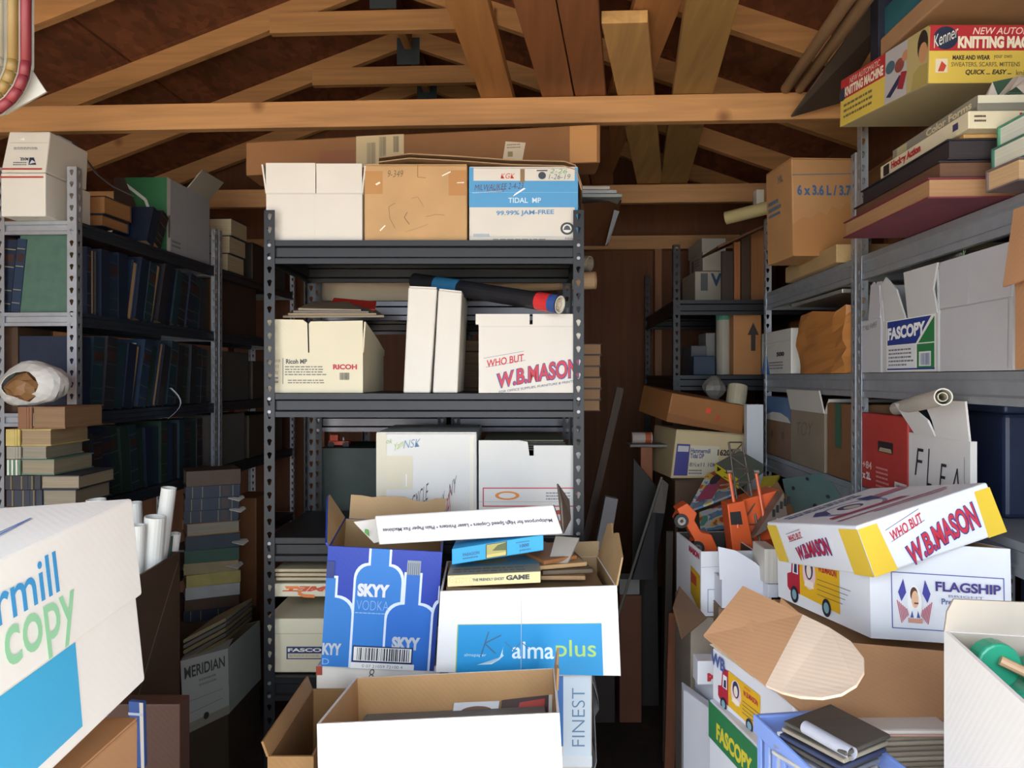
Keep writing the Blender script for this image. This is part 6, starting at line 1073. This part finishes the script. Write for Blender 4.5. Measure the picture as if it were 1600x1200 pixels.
# white carton with green toy at the lower right corner
ra, rb_ = W(1475, 985, 1.02), W(1600, 1100, .79); rb_ = ra+(rb_-ra)*1.3
u = rb_-ra; u.z = 0; ra.z = W(1475, 985, 1.02).z; wv_ = Vector((-u.y, u.x, 0)).normalized()*.24
RF = fvec(ra+Vector((0, 0, -.25)), u, wv_, (0, 0, .25))
carton('cardboard_box', 'open white carton at the lower right corner holding a green toy', 'box', RF, M('#fbfaf8', 'white'), inner=M('#b4a89a', 'card'), open_=True,
       flaps=[dict(side='left', ln=.042, ang=3, outline=[(0, 0), (1, 0), (.985, .6), (.95, 1), (0, 1.05)], mat=M('#b4a89a', 'card'))])
carton('cardboard_box', 'brown carton on the floor beneath the lower right white carton', 'box', Frame([Vector((p.x, p.y, .001 if i in (0, 1, 4, 5) else ra.z-.253)) for i, p in enumerate(RF.c)]), TAN)
gp = W(1580, 1062, .955); t = thing('toy_tractor', 'green plastic toy with tan rods inside the lower right white carton', 'toy', gp); GR = M('#2f9a78', 'plain', .3); GL = M('#7fb0a4', 'plain', .3)
gf = lambda x, y, z: gp+RGT*x+FWD*y+Vector((0, 0, z))
mb = MB(); mb.tube(gf(-.02, -.01, .02), gf(-.02, .015, .02), .028, GR, n=18); mb.build('wheel', t, gp, bevel=.003)
mb = MB(); mb.hexa([gf(*q) for q in ((-.04, -.03, -.05), (.03, -.03, -.06), (.04, .02, -.06), (-.03, .02, -.05), (-.035, -.03, -.01), (.03, -.03, .0), (.04, .02, .005), (-.03, .02, -.005))], GR); mb.build('body', t, gp, bevel=.008)
mb = MB(); mb.tube(gf(-.055, -.03, -.035), gf(-.012, -.04, -.03), .022, GL, n=16); mb.build('drum', t, gp, bevel=.004)
mb = MB(); mb.tube(gf(.02, -.0, .012), gf(.07, .0, -.02), .026, GR, n=16); mb.build('fender', t, gp, bevel=.004)
mb = MB(); mb.tube(gf(-.024, -.016, .03), gf(.02, -.036, .01), .006, M('#c9a27c', 'plain', .4), n=10); mb.build('axle', t, gp)
mb = MB(); mb.tube(gf(.012, -.034, .012), gf(.02, -.044, -.002), .011, M('#c9a27c', 'plain', .4), n=12); mb.build('knob', t, gp)
mb = MB(); mb.hexa([gf(*q) for q in ((.0, -.03, -.1), (.08, -.03, -.1), (.08, .03, -.1), (0, .03, -.1), (.0, -.03, -.062), (.08, -.03, -.062), (.08, .03, -.062), (0, .03, -.062))], M('#c48a9c', 'plain', .4)); mb.build('pink_base', t, gp, bevel=.004)
slab('paper_stack', 'papers filling the lower right white carton under the green toy', 'papers', fvec(RF(.05, .05, .03), RF.U*.9, RF.Wd*.9, (0, 0, .12)), M('#a49c90', 'sheets'))
# ================================================================ THINGS IN THE AISLE
def pole(l, a, b, r, mat, n='wooden_strip', cat='strip'):
    d = (b-a).normalized(); mb = MB(); s_ = d.cross(FWD).normalized()*r; f_ = FWD*r*.6; mb.hexa([a-s_-f_, a+s_-f_, a+s_+f_, a-s_+f_, b-s_-f_, b+s_-f_, b+s_+f_, b-s_+f_], mat); o = mb.build(n, None, a); o.location = a; return tag(o, l, cat)
fl = lambda x, y, Z: Vector((*W(x, y, Z).xy, .003))
pole('dark wooden strip leaning in the aisle behind the middle unit', fl(862, 1000, 3.35), W(969, 606, 3.35), .016, M('#4a3426', 'woodz'))
pole('orange-brown wooden strip standing at the right side of the aisle', fl(1044, 1100, 2.45), W(1052, 957, 2.5), .016, M('#7a4426', 'woodz'))
pole('thin dark strip leaning beside the truck printed carton', fl(1040, 1000, 2.7), W(1046, 830, 2.75), .012, M('#3a3028', 'woodz'))
q = [fl(958, 900, 2.9), fl(990, 900, 2.9), W(1036, 745, 3.0), W(1012, 800, 3.0)]
slab('grey_foam_block', 'pale grey foam block leaning in the aisle', 'foam', Frame([W(930, 858, 3.0), W(952, 862, 3.0), W(966, 780, 3.0), W(946, 776, 3.0)]+[p+FWD*.05 for p in (W(930, 858, 3.0), W(952, 862, 3.0), W(966, 780, 3.0), W(946, 776, 3.0))]), M('#8f8d92', 'card'))
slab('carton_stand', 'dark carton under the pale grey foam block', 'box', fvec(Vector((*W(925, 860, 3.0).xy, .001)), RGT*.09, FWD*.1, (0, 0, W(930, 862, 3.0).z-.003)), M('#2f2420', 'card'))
ap = W(1034, 746, 3.0); t = thing('metal_easel', 'folded grey metal panel with a pale edge leaning in the aisle', 'panel', fl(985, 905, 2.85))
mb = MB(); A, B = W(982, 910, 2.85), W(1034, 746, 3.0); mb.tube(A+(A-B)*.55, B, .005, M('#8c8880', 'metal', .4, .5), n=8); mb.build('edge_bar', t, t.location)
mb = MB(); plate(mb, [W(988, 905, 2.88), W(1020, 905, 2.88), W(1040, 790, 3.0), W(1024, 782, 3.0)], FWD, .012, M('#26262a', 'metal', .5, .3)); mb.build('panel', t, t.location)
mb = MB(); plate(mb, [W(1016, 800, 2.98), W(1038, 802, 2.98), W(1044, 756, 3.0), W(1034, 748, 3.0)], FWD, .012, M('#5c5248', 'sheets')); mb.build('ribbed_plate', t, t.location)
slab('dark_sheet', 'dark metal sheet leaning behind the grey metal panel', 'sheet', Frame([fl(985, 800, 3.15), fl(1030, 800, 3.15), W(1026, 760, 3.2), W(990, 716, 3.2)]+[p+FWD*.012 for p in (fl(985, 800, 3.15), fl(1030, 800, 3.15), W(1026, 760, 3.2), W(990, 716, 3.2))]), M('#2e2824', 'metal', .5, .3))
fr = fpx(968, 930, 1003, 1032, 3.0, .1); fr = Frame([Vector((p.x, p.y, .001 if i in (0, 1, 4, 5) else p.z)) for i, p in enumerate(fr.c)]); carton('cardboard_box', 'narrow reddish-brown carton standing on the aisle floor', 'box', fr, M('#6a3c24', 'card'), seam=False)
slab('white_box', 'grey-white block on the narrow reddish-brown carton in the aisle', 'box', fvec(fr(0, 0, 1)+Vector((0, 0, .002)), fr.U*.9, fr.Wd*.9, (0, 0, .06)), M('#8a8a88', 'white'))
# right end of the middle unit's top: papers, board and tape
tp = W(905, 318, 2.86)
for k, (dx, c, l) in enumerate(((0, '#a8b0b0', 'grey paper lowest of the papers sticking out right of the long carton'), (-.02, '#b8bcc0', 'pale grey paper in the middle of the papers right of the long carton'), (-.045, '#c9c6bc', 'white paper on top of the papers right of the long carton'))):
    slab('paper_stack', l, 'papers', fvec(W(880, 312, 2.80)+Vector((0, 0, .014*k+.01)), RGT*(.215+dx), FWD*.3, (0, 0, .012)), M(c, 'sheets'))
sheetq('brown_board', 'brown board hanging at the right end of the middle shelving', 'board', [W(912, 384, 2.72), W(950, 384, 2.9), W(972, 312, 2.95), W(912, 318, 2.72)], .012, M('#5a3620', 'woodx'))
sheetq('paper_strip', 'torn pale strip hanging from the brown board', 'paper', [W(946, 384, 2.80), W(952, 378, 2.82), W(968, 330, 2.86), W(960, 328, 2.86)], .002, M('#8f949c', 'white'))
